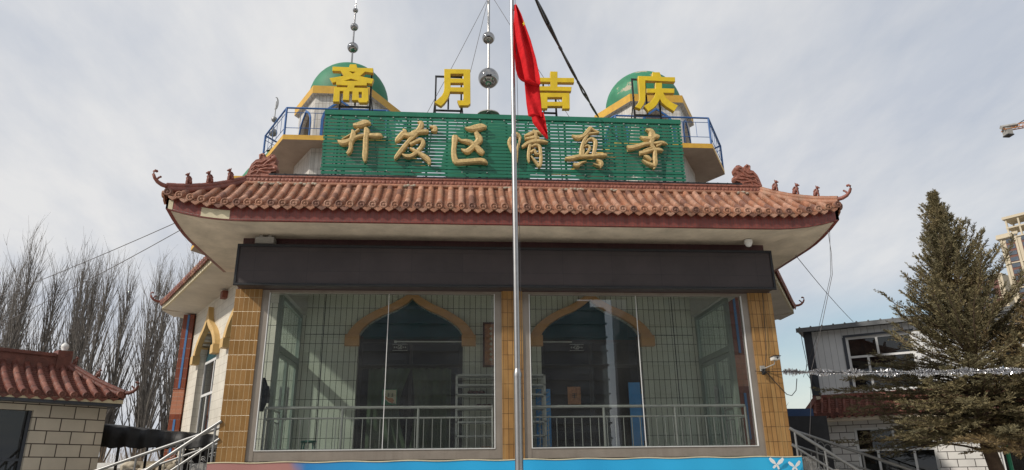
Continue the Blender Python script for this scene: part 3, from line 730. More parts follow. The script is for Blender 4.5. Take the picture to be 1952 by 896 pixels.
# dragon-mouth end ornaments
cont = [(120, 785), (135, 730), (150, 690), (180, 655), (205, 648), (200, 612), (225, 600), (247, 608), (256, 640), (275, 622), (300, 608), (325, 612), (345, 640), (342, 668), (325, 690), (352, 700), (357, 725), (345, 745), (310, 752), (292, 785)]
for s in (-1, 1):
    ox = -5.24 if s < 0 else 5.30
    def cv(p, ox=ox, s=s): return (ox + (-s) * (p[0] - 120) / 405.0, 7.285 + (785 - p[1]) / 375.0)
    b = MB(); b.prism([cv(p) for p in cont], -0.05, 0.12)
    for tr in ([(150, 770), (190, 745), (240, 750), (285, 760)], [(150, 735), (185, 705), (215, 715), (250, 700), (270, 675), (300, 655), (320, 640), (305, 622), (285, 635)],
               [(165, 700), (190, 675), (230, 680), (262, 655)], [(200, 770), (225, 735), (270, 725), (300, 730), (345, 722)], [(210, 645), (212, 615), (232, 606), (246, 622)], [(215, 700), (240, 715), (275, 700), (310, 700)], [(160, 758), (175, 728), (205, 735)]):
        b.tube([(cv(p)[0], -0.055, cv(p)[1]) for p in tr], [0.012] + [0.022] * (len(tr) - 2) + [0.012], 8)
    b.ball((cv((318, 640))[0], -0.03, cv((318, 640))[1]), 0.06, 12, 8); b.ball((cv((335, 722))[0], -0.03, cv((335, 722))[1]), 0.045, 12, 8)
    part('ridge_dragon', b, M['ridge_relief'], roofslab)

# ---- prayer hall: six-sided, set behind the porch
HV = [(-5.3, 2.6), (-9.13, 8.98), (-5.3, 15.36), (5.3, 15.36), (9.13, 8.98), (5.3, 2.6)]
def wall_frame(a, b): return frame(a, math.atan2(b[1] - a[1], b[0] - a[0])), math.hypot(b[0] - a[0], b[1] - a[1])
HT = 6.47
for (a, bb, ops) in ((HV[1], HV[0], (2.34, 5.64)), (HV[5], HV[4], (1.8, 5.1)), (HV[2], HV[1], ()), (HV[4], HV[3], ()), (HV[3], HV[2], ())):
    F, L = wall_frame(a, bb)
    b = MB(F); wall_panel(b, L, 0.0, HT, [(x, 1.03, 2.2, 5.0, 5.85) for x in ops], 0.28)
    wo = part('hall_wall', b, M['white_tile'], mosque)
    for x in ops:
        b = MB(F); arch_band(b, x, 1.03, 5.0, 5.85, 0.25, 0.14, spike=0.20, rev=0.24); part('arch_moulding', b, M['arch_trim'], wo)
        window_unit(wo, F, x - 1.03, x + 1.03, 2.2, 4.82, 0.17, [(x + 0.1, 3.86, 4.76), (x - 0.35, 2.26, 3.86), (x + 0.35, 2.26, 3.86)], [(3.86, x - 0.96, x + 0.96)], 0.07, M['alu_white'], M['glass_dark'], 'hall_window')
        n = 24; gm = MB(F); gm.prism([(x - 1.03, 4.82)] + [(x - 1.03 + 2.06 * k / n, 5.0 + 0.85 * ogee(-1 + 2 * k / n)) for k in range(n + 1)] + [(x + 1.03, 4.82)], 0.19, 0.21)
        part('arch_pane', gm, M['teal_glass'], wo)
    # eaves
    tl = 0.0 if a in (HV[1], HV[4]) else 0.5; tr = 0.0 if bb in (HV[1], HV[4]) else 0.5
    OV = 0.97
    x0, x1 = -OV * tl, L + OV * tr
    fasc = eave_band(F, x0, x1, -OV, 6.50, 6.64, 0.06, 0.05, 0.05); fo = part('hall_fascia', fasc, M['cream_paint'], wo)
    part('hall_soffit', soffit_sheet(F, x0, x1, -OV, 0.02, 6.505, 6.47, tl, tr, 0.05, 0.05), M['soffit_hall'], wo)
    F2 = F @ Matrix.Translation((0, -OV - 0.06, 0))
    part('hall_roof_tiles', tile_roof(F2, x0 - 0.04, x1 + 0.04, 6.66, 1.9, 0.9, tl, tr, liftL=0.05, liftR=0.05), [M['terracotta_dark'], M['terracotta'], M['terracotta_sooty']], wo)
for s, V in ((-1, HV[1]), (1, HV[4])):
    A1 = (V[0] + s * 0.97 * 0.857, V[1] - 0.97 * 0.515); B1 = (V[0] + s * 0.97 * 0.857, V[1] + 0.97 * 0.515)
    b = MB(); b.hprism([V, A1, B1] if s > 0 else [V, B1, A1], 6.50, 6.66); part('corner_soffit', b, M['soffit_hall'], mosque)
# rain spout under the left soffit
F, L = wall_frame(HV[1], HV[0])
b = MB(F); b.box(3.55, 3.78, -0.14, 0.0, 6.22, 6.42); part('rain_spout', b, M['terracotta_dark'], mosque)
b = MB(); b.hprism([(x * 0.93, 9.25 + (y - 9.25) * 0.9) for x, y in HV][::-1], 7.44, 7.54); part('hall_roof_deck', b, M['concrete'], mosque)
# corner columns with blue stripe
for k, (vx, vy) in enumerate(HV):
    if k in (2, 3): continue
    b = MB(Matrix.Translation((vx + (-0.13 if vx < 0 else 0.13), vy - 0.05, 0)))
    for za, zb, mi in ((0, 2.2, 1), (2.2, 3.45, 0), (3.45, 4.15, 1), (4.15, 6.44, 0)): b.box(-0.16, 0.16, -0.12, 0.3, za, zb, mi=mi)
    co = part('corner_column', b, [M['column_red'], M['column_pink']], mosque)
    b = MB(Matrix.Translation((vx + (-0.13 if vx < 0 else 0.13), vy - 0.05, 0)))
    for za, zb in ((2.3, 3.3), (4.2, 6.43)): b.box(-0.03, 0.03, -0.131, -0.12, za, zb)
    part('blue_stripe', b, M['stripe_blue'], co)
for (vx, vy), d in ((HV[1], (-1, -0.55)), (HV[4], (1, -0.55))):
    s = -1 if vx < 0 else 1
    b = MB(); curl(b, (vx + s * 0.90, vy - 0.52, 6.76), d, 0.05, 0.8); part('ridge_tip', b, M['terracotta_dark'], mosque)
    b = MB(); beast(b, (vx + s * 0.60, vy - 0.36, 6.92), d, 0.6); part('ridge_beast', b, M['terracotta_dark'], mosque)
    b = MB(); hip_ridge(b, (vx - s * 0.8, vy, 7.56), (vx + s * 0.86, vy - 0.50, 6.78), 0.055, 0.06); part('hip_ridge', b, M['terracotta_dark'], mosque)

# ---- corner towers
def make_tower(c, finial, dome_mat, lift=0.0, low=0.0, ds=1.0):
    cx, cy = c; zz = 10.26 + lift - low
    b = MB(); Rb = 1.42
    hx = [(cx + Rb * math.cos(R(60 * k)), cy + Rb * math.sin(R(60 * k))) for k in range(6)]
    for k in range(6):
        a, q = hx[k], hx[(k + 1) % 6]
        F, L = wall_frame(a, q)
        b.F = F; wall_panel(b, L, zz, 11.78 + lift, [(L / 2, 0.44, zz, 11.0 + lift, 11.56 + lift)], 0.10, n=20, fn=round_arch)
    b.F = Matrix.Identity(4)
    b.hprism([(cx + (x - cx) * 1.0, y) for x, y in hx], 7.3, 10.12 + lift - low)
    body = part('tower', b, M['tower_tile'], mosque)
    for k in range(6):
        a, q = hx[k], hx[(k + 1) % 6]; F, L = wall_frame(a, q)
        b = MB(F); arch_band(b, L / 2, 0.44, 11.0 + lift, 11.56 + lift, 0.07, 0.03, n=24, caps=False, down=0.74, fn=round_arch)
        part('opening_trim', b, M['blue_paint'], body)
    b = MB(); sv = [(1.36, -1.73), (2.36, 0), (1.36, 1.73), (-1.36, 1.73), (-2.36, 0), (-1.36, -1.73)]
    sp = [(cx + x, cy + y) for x, y in sv]
    b.hprism(sp, 10.12 + lift - low, zz, mi=1, side=0); part('balcony_slab', b, [M['yellow_trim'], M['slab_under']], body)
    b = MB(); ev = [(cx + 1.56 * math.cos(R(60 * k)), cy + 1.56 * math.sin(R(60 * k))) for k in range(6)]
    b.hprism(ev, 11.76 + lift, 12.0 + lift, mi=1, side=0); part('tower_eave', b, [M['yellow_trim'], M['tower_tile']], body)
    b = MB(); b.lathe((cx, cy, 12.28 + lift), [(1.14 * ds, -0.28), (1.16 * ds, -0.15)] + [(1.16 * ds * math.cos(R(a)), 1.16 * math.sin(R(a))) for a in range(0, 90, 6)] + [(0.001, 1.16)] if ds == 1 else [(0.98, -0.28), (0.97, -0.1), (0.90, 0.12), (0.76, 0.38), (0.56, 0.66), (0.34, 0.94), (0.16, 1.18), (0.08, 1.34), (0.001, 1.36)], 40)
    part('dome', b, dome_mat, body)
    b = MB(); iv = [(cx + x * 0.985, cy + y * 0.98) for x, y in sv]
    for k in range(6):
        p, q = Vector((*iv[k], zz)), Vector((*iv[(k + 1) % 6], zz))
        b.tube([p, p + Vector((0, 0, 0.82))], 0.03, 8)
        b.tube([p + Vector((0, 0, 0.82)), q + Vector((0, 0, 0.82))], 0.026, 8)
        for h in (0.68, 0.22): b.tube([p + Vector((0, 0, h)), q + Vector((0, 0, h))], 0.009, 6)
        m = int((q - p).length / 0.34)
        for j in range(1, m): 
            w = p.lerp(q, j / m); b.tube([w + Vector((0, 0, 0.22)), w + Vector((0, 0, 0.68 if k in (3, 5) else 0.80))], 0.0075, 5)
    part('balcony_railing', b, M['blue_paint'], body)
    if finial:
        b = MB(); z = 13.42 + lift + (0.18 if ds != 1 else 0)
        top = 16.9 if finial == 1 else 15.2
        b.lathe((cx, cy, z), [(0.16, 0), (0.14, 0.06), (0.04, 0.12), (0.02, 0.2)], 16)
        b.tube([(cx, cy, z), (cx, cy, top)], [0.03, 0.018], 8)
        for q, rr in (((14.18, 0.17), (14.93, 0.125), (15.55, 0.085), (16.2, 0.06)) if finial == 1 else ((13.88, 0.16), (14.43, 0.11))):
            b.ball((cx, cy, q), rr, 20, 14)
        if finial == 2:
            n = 16; zc = 15.12
            pts = [(0.18 * math.sin(R(-150 + 300 * k / n)) , 0.20 * math.cos(R(-150 + 300 * k / n))) for k in range(n + 1)]
            outer = [(0.2 * math.cos(R(90 + 200 * (k / n) - 10)), 0.26 * math.sin(R(90 + 200 * (k / n) - 10))) for k in range(n + 1)]
            inner = [(0.07 + 0.15 * math.cos(R(90 + 200 * (k / n) - 10)), 0.245 * math.sin(R(90 + 200 * (k / n) - 10))) for k in range(n + 1)]
            for k in range(n):
                b.prism([(cx + outer[k][0] * -0.45, zc + outer[k][1]), (cx + outer[k + 1][0] * -0.45, zc + outer[k + 1][1]), (cx - 0.45 * inner[k + 1][0], zc + inner[k + 1][1]), (cx - 0.45 * inner[k][0], zc + inner[k][1])], cy - 0.02, cy + 0.02)
        part('finial', b, M['steel_ball'] if finial == 1 else M['rail_steel'], body)
    return body
make_tower((-4.35, 5.73), 1, M['green_dome'])
make_tower((4.66, 5.73), 0, M['green_dome_worn'], 0.05)
make_tower((-7.98, 11.0), 2, M['green_dome'], -0.50, 0.42, 0.9)
# central dome and its tall mast
b = MB(); b.lathe((0.05, 10, 0), [(1.5, 7.4), (1.5, 12.0)] + [(1.7 * math.cos(R(a)), 12.2 + 1.7 * math.sin(R(a))) for a in range(0, 90, 8)] + [(0.001, 13.9)], 40)
cd = part('central_dome', b, M['green_dome'], mosque)
b = MB(); b.lathe((0.05, 10, 14.28), [(0.44, 0), (0.42, 0.05), (0.28, 0.12), (0.06, 0.17)], 24); part('dome_cap', b, M['concrete'], cd)
b = MB(); b.tube([(0.05, 10, 13.7), (0.09, 10, 23.0)], [0.055, 0.045], 12); part('mast', b, M['steel'], cd)
for q, rr in ((15.9, 0.395), (17.69, 0.245)):
    b = MB(); b.ball((0.06, 10, q), rr, 40, 26); part('mast_ball', b, M['steel_ball'], cd)
b = MB()
for p, q in (((0.07, 10, 19.6), (-2.37, 8.5, 13.0)), ((0.07, 10, 19.6), (-1.17, 8.5, 12.8)), ((0.07, 10, 19.9), (3.0, 8.5, 13.2))):
    b.tube([p, Vector(p).lerp(Vector(q), 0.5) - Vector((0, 0, 0.06)), q], 0.010, 5)
part('guy_wire', b, M['cable_grey'], cd)
# ================================================================== things on and around the mosque
# ---- LED screen over the porch glazing
t = thing('display_screen', 'long dark switched-off display screen above the porch windows', 'screen', (0, -0.2, 4.98))
b = MB(); b.box(-5.11, 5.11, -0.34, -0.01, 4.985, 5.74); part('screen_box', b, M['led_face'], t)
b = MB()
b.box(-5.14, 5.14, -0.365, -0.342, 4.96, 5.01); b.box(-5.14, 5.14, -0.365, -0.342, 5.715, 5.76); b.box(-5.14, -5.10, -0.362, -0.343, 5.01, 5.715); b.box(5.10, 5.14, -0.362, -0.343, 5.01, 5.715)
b.tube([(-5.13, -0.375, 4.975), (5.13, -0.375, 4.975)], 0.018, 8)
part('screen_frame', b, M['led_frame'], t)
# small lamp box and dome camera under the soffit
b = MB(); b.box(-4.86, -4.52, -0.28, -0.05, 5.80, 5.93); b.box(-4.80, -4.74, -0.24, -0.1, 5.93, 5.975); b.box(-4.64, -4.58, -0.24, -0.1, 5.93, 5.975)
tag(part('floodlight', b, M['concrete']), 'small grey floodlight box under the left end of the eave', 'light')
b = MB(); b.lathe((4.70, -0.35, 5.90), [(0.001, -0.07), (0.05, -0.05), (0.075, 0.0), (0.08, 0.03), (0.08, 0.075)], 16)
tag(part('dome_camera', b, M['white_paint']), 'small white dome camera under the right end of the eave', 'camera')
# ---- security camera on the right pillar
t = thing('security_camera', 'white security camera on a bracket with loose black cables on the right pillar', 'camera', (4.96, 0, 3.5))
b = MB(); b.box(4.93, 5.05, -0.30, -0.14, 3.62, 3.68); b.tube([(4.99, -0.30, 3.65), (4.99, -0.315, 3.65)], 0.024, 12); part('camera_body', b, M['white_paint'], t)
b = MB(); b.box(4.92, 5.06, -0.33, -0.12, 3.682, 3.692); b.tube([(4.99, -0.327, 3.65), (4.99, -0.316, 3.65)], 0.018, 12); part('sun_shield', b, M['steel_dark'], t)
b = MB(); b.tube([(4.98, -0.2, 3.61), (4.98, -0.18, 3.55), (4.86, -0.06, 3.50), (4.80, -0.005, 3.48)], 0.011, 8); b.box(4.76, 4.84, -0.05, -0.002, 3.44, 3.54); part('bracket', b, M['concrete'], t)
b = MB()
for k in range(7):
    a = random.random(); b.tube([(4.80 + 0.03 * math.cos(q * 0.9 + k), -0.05 - 0.02 * (k % 3), 3.42 + 0.055 * math.sin(q * 0.9 + k * 1.7)) for q in range(8)], 0.008, 5)
b.tube([(4.84, -0.05, 3.45), (4.93, -0.03, 3.9), (4.97, -0.03, 4.5), (5.0, -0.03, 4.97)], 0.006, 5)
b.tube([(4.86, -0.04, 3.42), (5.05, -0.04, 3.18), (5.22, -0.02, 3.0), (5.32, 0.0, 2.98), (5.42, 0.0, 3.08), (5.47, 0, 3.3)], 0.008, 5)
b.tube([(4.65, -0.02, 3.44), (5.0, -0.03, 3.43), (5.22, -0.03, 3.43)], 0.006, 5)
part('cable', b, M['cable'], t)
# ---- street banner on the platform edge
def wave(x, z): return -0.065 - 0.018 * math.sin(x * 2.3) - 0.010 * math.sin(x * 7.1 + z * 3)
b = MB(); rows = []
n = 90
zs = [0.75 + (1.875 - 0.75) * k / 10 for k in range(11)]
for z in zs:
    rows.append([(-5.30 + 10.62 * k / n, wave(-5.30 + 10.62 * k / n, z), z + (0.008 * math.sin(k * 0.7) if z > 1.8 else 0)) for k in range(n + 1)])
b.grid(rows); b.grid([[(p[0], p[1] + 0.006, p[2]) for p in r] for r in rows])
m = bpy.data.materials.new('banner_print'); m.use_nodes = True
tt = m.node_tree; bs = tt.nodes['Principled BSDF']; bs.inputs['Roughness'].default_value = 0.45
tcn = tt.nodes.new('ShaderNodeTexCoord'); sx = tt.nodes.new('ShaderNodeSeparateXYZ'); lk(tt, tcn.outputs['Object'], sx.inputs[0])
nz = tt.nodes.new('ShaderNodeTexNoise'); nz.inputs['Scale'].default_value = 0.9; lk(tt, tcn.outputs['Object'], nz.inputs['Vector'])
ad = tt.nodes.new('ShaderNodeMath'); ad.operation = 'MULTIPLY_ADD'; lk(tt, nz.outputs['Fac'], ad.inputs[0]); ad.inputs[1].default_value = 1.2; lk(tt, sx.outputs[0], ad.inputs[2])
rr = tt.nodes.new('ShaderNodeMapRange'); rr.inputs[1].default_value = -5.3; rr.inputs[2].default_value = 6.3; lk(tt, ad.outputs[0], rr.inputs[0])
cr = tt.nodes.new('ShaderNodeValToRGB'); el = cr.color_ramp.elements
el[0].position = 0.0; el[0].color = (0.33, 0.15, 0.14, 1); el[1].position = 1.0; el[1].color = (0.03, 0.42, 0.70, 1)
for p, c in ((0.17, (0.42, 0.20, 0.18, 1)), (0.185, (0.02, 0.20, 0.50, 1)), (0.4, (0.02, 0.38, 0.72, 1)), (0.62, (0.018, 0.35, 0.68, 1))):
    e = el.new(p); e.color = c
lk(tt, rr.outputs[0], cr.inputs[0]); lk(tt, cr.outputs[0], bs.inputs['Base Color'])
bo = part('banner', b, m); tag(bo, 'long blue and pink printed banner hung along the platform edge below the porch windows', 'banner')
b = MB(); b.tube([(-5.30 + 10.62 * k / n, wave(-5.30 + 10.62 * k / n, 1.875) - 0.004, 1.877 + 0.008 * math.sin(k * 0.7)) for k in range(n + 1)], 0.010, 5)
part('banner_hem', b, M['cream_paint'], bo)
def butterfly(c, s, rot):
    b = MB()
    T = Matrix.Translation(c) @ Matrix.Rotation(rot, 4, 'Y') @ Matrix.Scale(s, 4)
    for poly in ([(0, 0), (-0.06, 0.07), (-0.15, 0.11), (-0.18, 0.07), (-0.13, 0.015), (-0.06, -0.01)], [(0, 0), (0.04, 0.09), (0.11, 0.17), (0.15, 0.14), (0.12, 0.06), (0.05, 0.0)],
                 [(0, 0), (-0.05, -0.03), (-0.08, -0.09), (-0.04, -0.10), (0, -0.05)], [(0, 0), (0.05, -0.02), (0.08, -0.08), (0.05, -0.10), (0.01, -0.05)]):
        pts = [T @ Vector((x, 0, z)) for x, z in poly]
        b.face(pts); b.face([p + Vector((0, -0.002, 0)) for p in pts][::-1])
        for k in range(len(pts)): 
            q = pts[(k + 1) % len(pts)]; b.face([pts[k], q, q + Vector((0, -0.002, 0)), pts[k] + Vector((0, -0.002, 0))])
    part('printed_butterfly', b, M['white_paint'], bo)
butterfly(Vector((4.80, -0.10, 1.745)), 0.85, 0.25); butterfly(Vector((5.14, -0.10, 1.70)), 0.72, 0.15); butterfly(Vector((4.93, -0.10, 1.4)), 0.9, 0.4)

# ---- green louvre signboard with brushed gilt characters
SY = 0.30
sb = thing('signboard', 'green slatted signboard on the roof with gilt brush-written characters', 'signboard', (0, SY + 0.1, 7.4))
SX0, SX1, SZ0, SZ1 = -3.885, 3.80, 7.515, 8.985
n = 17; pt = (SZ1 - 0.12 - SZ0) / n
for k in range(n):
    b = MB(); z = SZ0 + k * pt; j = random.uniform(-0.006, 0.006)
    b.box(SX0 + random.uniform(-.01, .01), -0.9, SY + j, SY + 0.009 + j, z, z + pt * 0.765)
    b.box(-0.898, 1.6, SY + 0.003 - j, SY + 0.012 - j, z, z + pt * 0.77); b.box(1.602, SX1 + random.uniform(-.01, .01), SY + j, SY + 0.009 + j, z, z + pt * 0.76)
    part('slat', b, M['green_slat'], sb)
b = MB(); b.box(SX0 - 0.01, SX1 + 0.01, SY - 0.012, SY + 0.06, SZ1 - 0.105, SZ1); part('top_board', b, M['green_slat'], sb)
b = MB()
for k in range(19):
    x = SX0 + 0.05 + (SX1 - SX0 - 0.1) * k / 18; b.box(x - 0.022, x + 0.022, SY + 0.02, SY + 0.045, SZ0, SZ1 - 0.06)
for z in (7.7, 8.3, 8.85): b.box(SX0 + 0.02, SX1 - 0.02, SY + 0.081, SY + 0.12, z, z + 0.04)
part('batten', b, M['green_slat'], sb)
b = MB()
for x in (-3.6, -2.1, -0.6, 0.9, 2.3, 3.6):
    b = MB(); b.box(x - 0.02, x + 0.02, SY + 0.121, SY + 0.16, 7.08, SZ1); b.tube([(x, SY + 0.14, 8.7), (x, 1.9, 7.12)], 0.02, 6); part('support_post', b, M['steel_dark'], sb)
bolts = [(SX0 + 0.12 + k * 0.262, SZ1 - 0.16 - (0.03 if k % 3 == 1 else 0)) for k in range(29)] + [(SX0 + 0.3 + k * 0.52, SZ0 + 0.075) for k in range(14)] + [(-2.6, 8.35)]
for x, z in bolts:
    b = MB(); s_ = 0.011 if z != 8.35 else 0.02; b.box(x - s_, x + s_, SY - 0.03, SY, z, z + 2 * s_); part('bolt', b, M['alu_green'], sb)
b = MB(); 
for xa, xb, zz in ((-3.7, -3.3, 8.205), (1.9, 2.25, 8.12), (1.85, 2.3, 8.03), (0.9, 1.3, 7.60)): b.box(xa, xb, SY - 0.012, SY - 0.002, zz, zz + 0.008)
part('gilt_line', b, M['brush_gold'], sb)
BRUSH=[('kai',[[(-3.274,8.597,0.06),(-3.142,8.615,0.121),(-3.011,8.667,0.115),(-2.913,8.649,0.036)],[(-3.148,8.512,0.036),(-3.24,8.434,0.03),(-3.367,8.348,0.022),(-3.481,8.264,0.024)],[(-3.569,8.237,0.018),(-3.464,8.184,0.113),(-3.347,8.227,0.09),(-3.267,8.284,0.084),(-3.126,8.349,0.06),(-2.995,8.373,0.06),(-2.826,8.371,0.091),(-2.718,8.374,0.091),(-2.666,8.355,0.048)],[(-3.291,8.487,0.024),(-3.256,8.406,0.096),(-3.268,8.297,0.108),(-3.297,8.188,0.084),(-3.29,8.081,0.072),(-3.314,7.986,0.071),(-3.358,7.932,0.053)],[(-3.023,8.543,0.048),(-2.982,8.469,0.115),(-2.989,8.373,0.096),(-2.995,8.251,0.096),(-2.99,8.062,0.096),(-2.992,7.875,0.095),(-2.98,7.762,0.03)]]),('fa',[[(-2.238,8.539,0.018),(-2.199,8.478,0.098),(-2.28,8.366,0.109),(-2.349,8.269,0.085),(-2.353,8.228,0.036)],[(-2.233,8.409,0.085),(-2.074,8.399,0.11),(-1.967,8.471,0.11),(-1.857,8.488,0.086),(-1.747,8.498,0.086),(-1.698,8.493,0.043)],[(-1.938,8.707,0.012),(-1.863,8.695,0.086),(-1.861,8.612,0.098),(-1.931,8.486,0.098),(-2.024,8.36,0.085),(-2.094,8.276,0.073),(-2.186,8.138,0.085),(-2.278,8.001,0.084),(-2.357,7.878,0.06),(-2.373,7.831,0.018)],[(-2.079,8.181,0.061),(-1.948,8.26,0.061),(-1.852,8.296,0.073),(-1.801,8.23,0.085),(-1.846,8.12,0.073),(-1.928,8.01,0.073),(-2.034,7.926,0.072),(-2.13,7.911,0.072),(-2.234,7.955,0.018)],[(-2.076,8.1,0.03),(-1.99,8.049,0.06),(-1.879,7.984,0.073),(-1.768,7.907,0.097),(-1.681,7.828,0.097),(-1.652,7.729,0.03)],[(-1.683,8.611,0.012),(-1.578,8.593,0.086),(-1.564,8.524,0.086),(-1.644,8.515,0.018)]]),('qu',[[(-0.935,8.613,0.019),(-0.823,8.588,0.099),(-0.699,8.613,0.137),(-0.575,8.644,0.125),(-0.472,8.633,0.044)],[(-0.705,8.515,0.074),(-0.661,8.434,0.099),(-0.624,8.338,0.136),(-0.697,8.24,0.111),(-0.795,8.128,0.098),(-0.893,8.058,0.098),(-1.01,8.109,0.012)],[(-1.093,8.366,0.049),(-1.006,8.307,0.049),(-0.895,8.29,0.086),(-0.784,8.252,0.086),(-0.685,8.159,0.099),(-0.598,8.066,0.111),(-0.537,8.013,0.074)],[(-1.137,8.413,0.099),(-1.142,8.337,0.123),(-1.152,8.228,0.098),(-1.162,8.078,0.098),(-1.154,7.943,0.104),(-1.098,7.81,0.109),(-0.952,7.814,0.104),(-0.794,7.831,0.098),(-0.623,7.849,0.104),(-0.525,7.831,0.098),(-0.455,7.786,0.024)]]),('qing',[[(0.08,8.497,0.063),(0.168,8.486,0.088),(0.229,8.425,0.063),(0.234,8.356,0.044),(0.188,8.176,0.05),(0.154,7.97,0.062),(0.155,7.815,0.031)],[(0.042,8.399,0.05),(0.003,8.308,0.062),(0.027,8.199,0.05),(0.075,8.077,0.05)],[(0.336,8.456,0.031),(0.431,8.486,0.075),(0.533,8.538,0.076),(0.634,8.548,0.063),(0.714,8.511,0.032)],[(0.341,8.38,0.031),(0.479,8.404,0.075),(0.58,8.428,0.075),(0.653,8.409,0.031)],[(0.278,8.185,0.044),(0.389,8.271,0.075),(0.528,8.323,0.088),(0.703,8.335,0.075),(0.838,8.311,0.019)],[(0.524,8.601,0.019),(0.564,8.532,0.063),(0.58,8.421,0.063),(0.54,8.323,0.05)],[(0.451,8.252,0.056),(0.423,8.114,0.062),(0.41,7.95,0.05),(0.427,7.842,0.022)],[(0.475,8.197,0.037),(0.563,8.241,0.05),(0.65,8.202,0.063),(0.67,8.038,0.062),(0.672,7.875,0.062),(0.644,7.746,0.05),(0.566,7.845,0.047),(0.464,7.978,0.031)],[(0.453,8.06,0.044),(0.535,8.117,0.05),(0.571,8.036,0.05),(0.633,8.024,0.037)]]),('zhen',[[(1.359,8.499,0.019),(1.484,8.447,0.102),(1.613,8.493,0.076),(1.68,8.565,0.089),(1.769,8.68,0.077),(1.789,8.709,0.038)],[(1.769,8.694,0.051),(1.837,8.64,0.038),(1.955,8.584,0.026)],[(1.704,8.544,0.051),(1.833,8.562,0.038),(1.955,8.584,0.019)],[(1.703,8.509,0.045),(1.62,8.381,0.064),(1.562,8.213,0.07),(1.536,8.061,0.063),(1.551,7.986,0.044)],[(1.616,8.284,0.038),(1.71,8.398,0.038),(1.788,8.428,0.051),(1.86,8.36,0.076),(1.847,8.221,0.076),(1.807,8.068,0.07),(1.792,8.013,0.051)],[(1.613,8.228,0.025),(1.69,8.258,0.038),(1.732,8.204,0.051),(1.683,8.106,0.044),(1.59,8.008,0.038)],[(1.598,8.173,0.038),(1.575,8.021,0.038)],[(1.192,7.943,0.038),(1.299,7.945,0.088),(1.464,7.991,0.075),(1.59,8.001,0.063),(1.754,8.012,0.063),(1.932,8.037,0.076),(2.046,8.04,0.076),(2.089,8.02,0.032)],[(1.356,7.811,0.05),(1.442,7.786,0.088),(1.52,7.842,0.05),(1.641,7.886,0.01)],[(1.863,7.93,0.019),(1.942,7.88,0.076),(1.964,7.819,0.076),(1.934,7.737,0.019)],[(1.782,7.828,0.01),(1.869,7.803,0.038),(1.943,7.785,0.063)]]),('si',[[(2.992,8.688,0.019),(3.099,8.649,0.104),(3.124,8.55,0.13),(3.095,8.437,0.116),(3.086,8.324,0.077),(3.131,8.242,0.077),(3.15,8.159,0.077),(3.139,8.02,0.083),(3.134,7.882,0.09),(3.094,7.742,0.025)],[(2.85,8.514,0.013),(2.956,8.468,0.09),(3.072,8.464,0.104),(3.18,8.524,0.104),(3.272,8.515,0.058)],[(2.553,8.226,0.109),(2.682,8.244,0.096),(2.84,8.297,0.084),(2.985,8.343,0.071),(3.14,8.354,0.052),(3.323,8.38,0.065),(3.427,8.345,0.019)],[(2.807,8.108,0.07),(2.931,8.139,0.077),(3.088,8.192,0.058),(3.244,8.203,0.077),(3.327,8.175,0.032)],[(2.889,8.18,0.015),(2.988,8.217,0.026),(3.08,8.247,0.026)],[(3.186,8.285,0.039),(3.3,8.337,0.026)],[(2.891,8.045,0.019),(2.972,8.016,0.077),(3.046,7.946,0.051)],[(2.856,7.96,0.01),(2.949,7.885,0.051),(3.047,7.839,0.077),(3.122,7.814,0.07)]])]
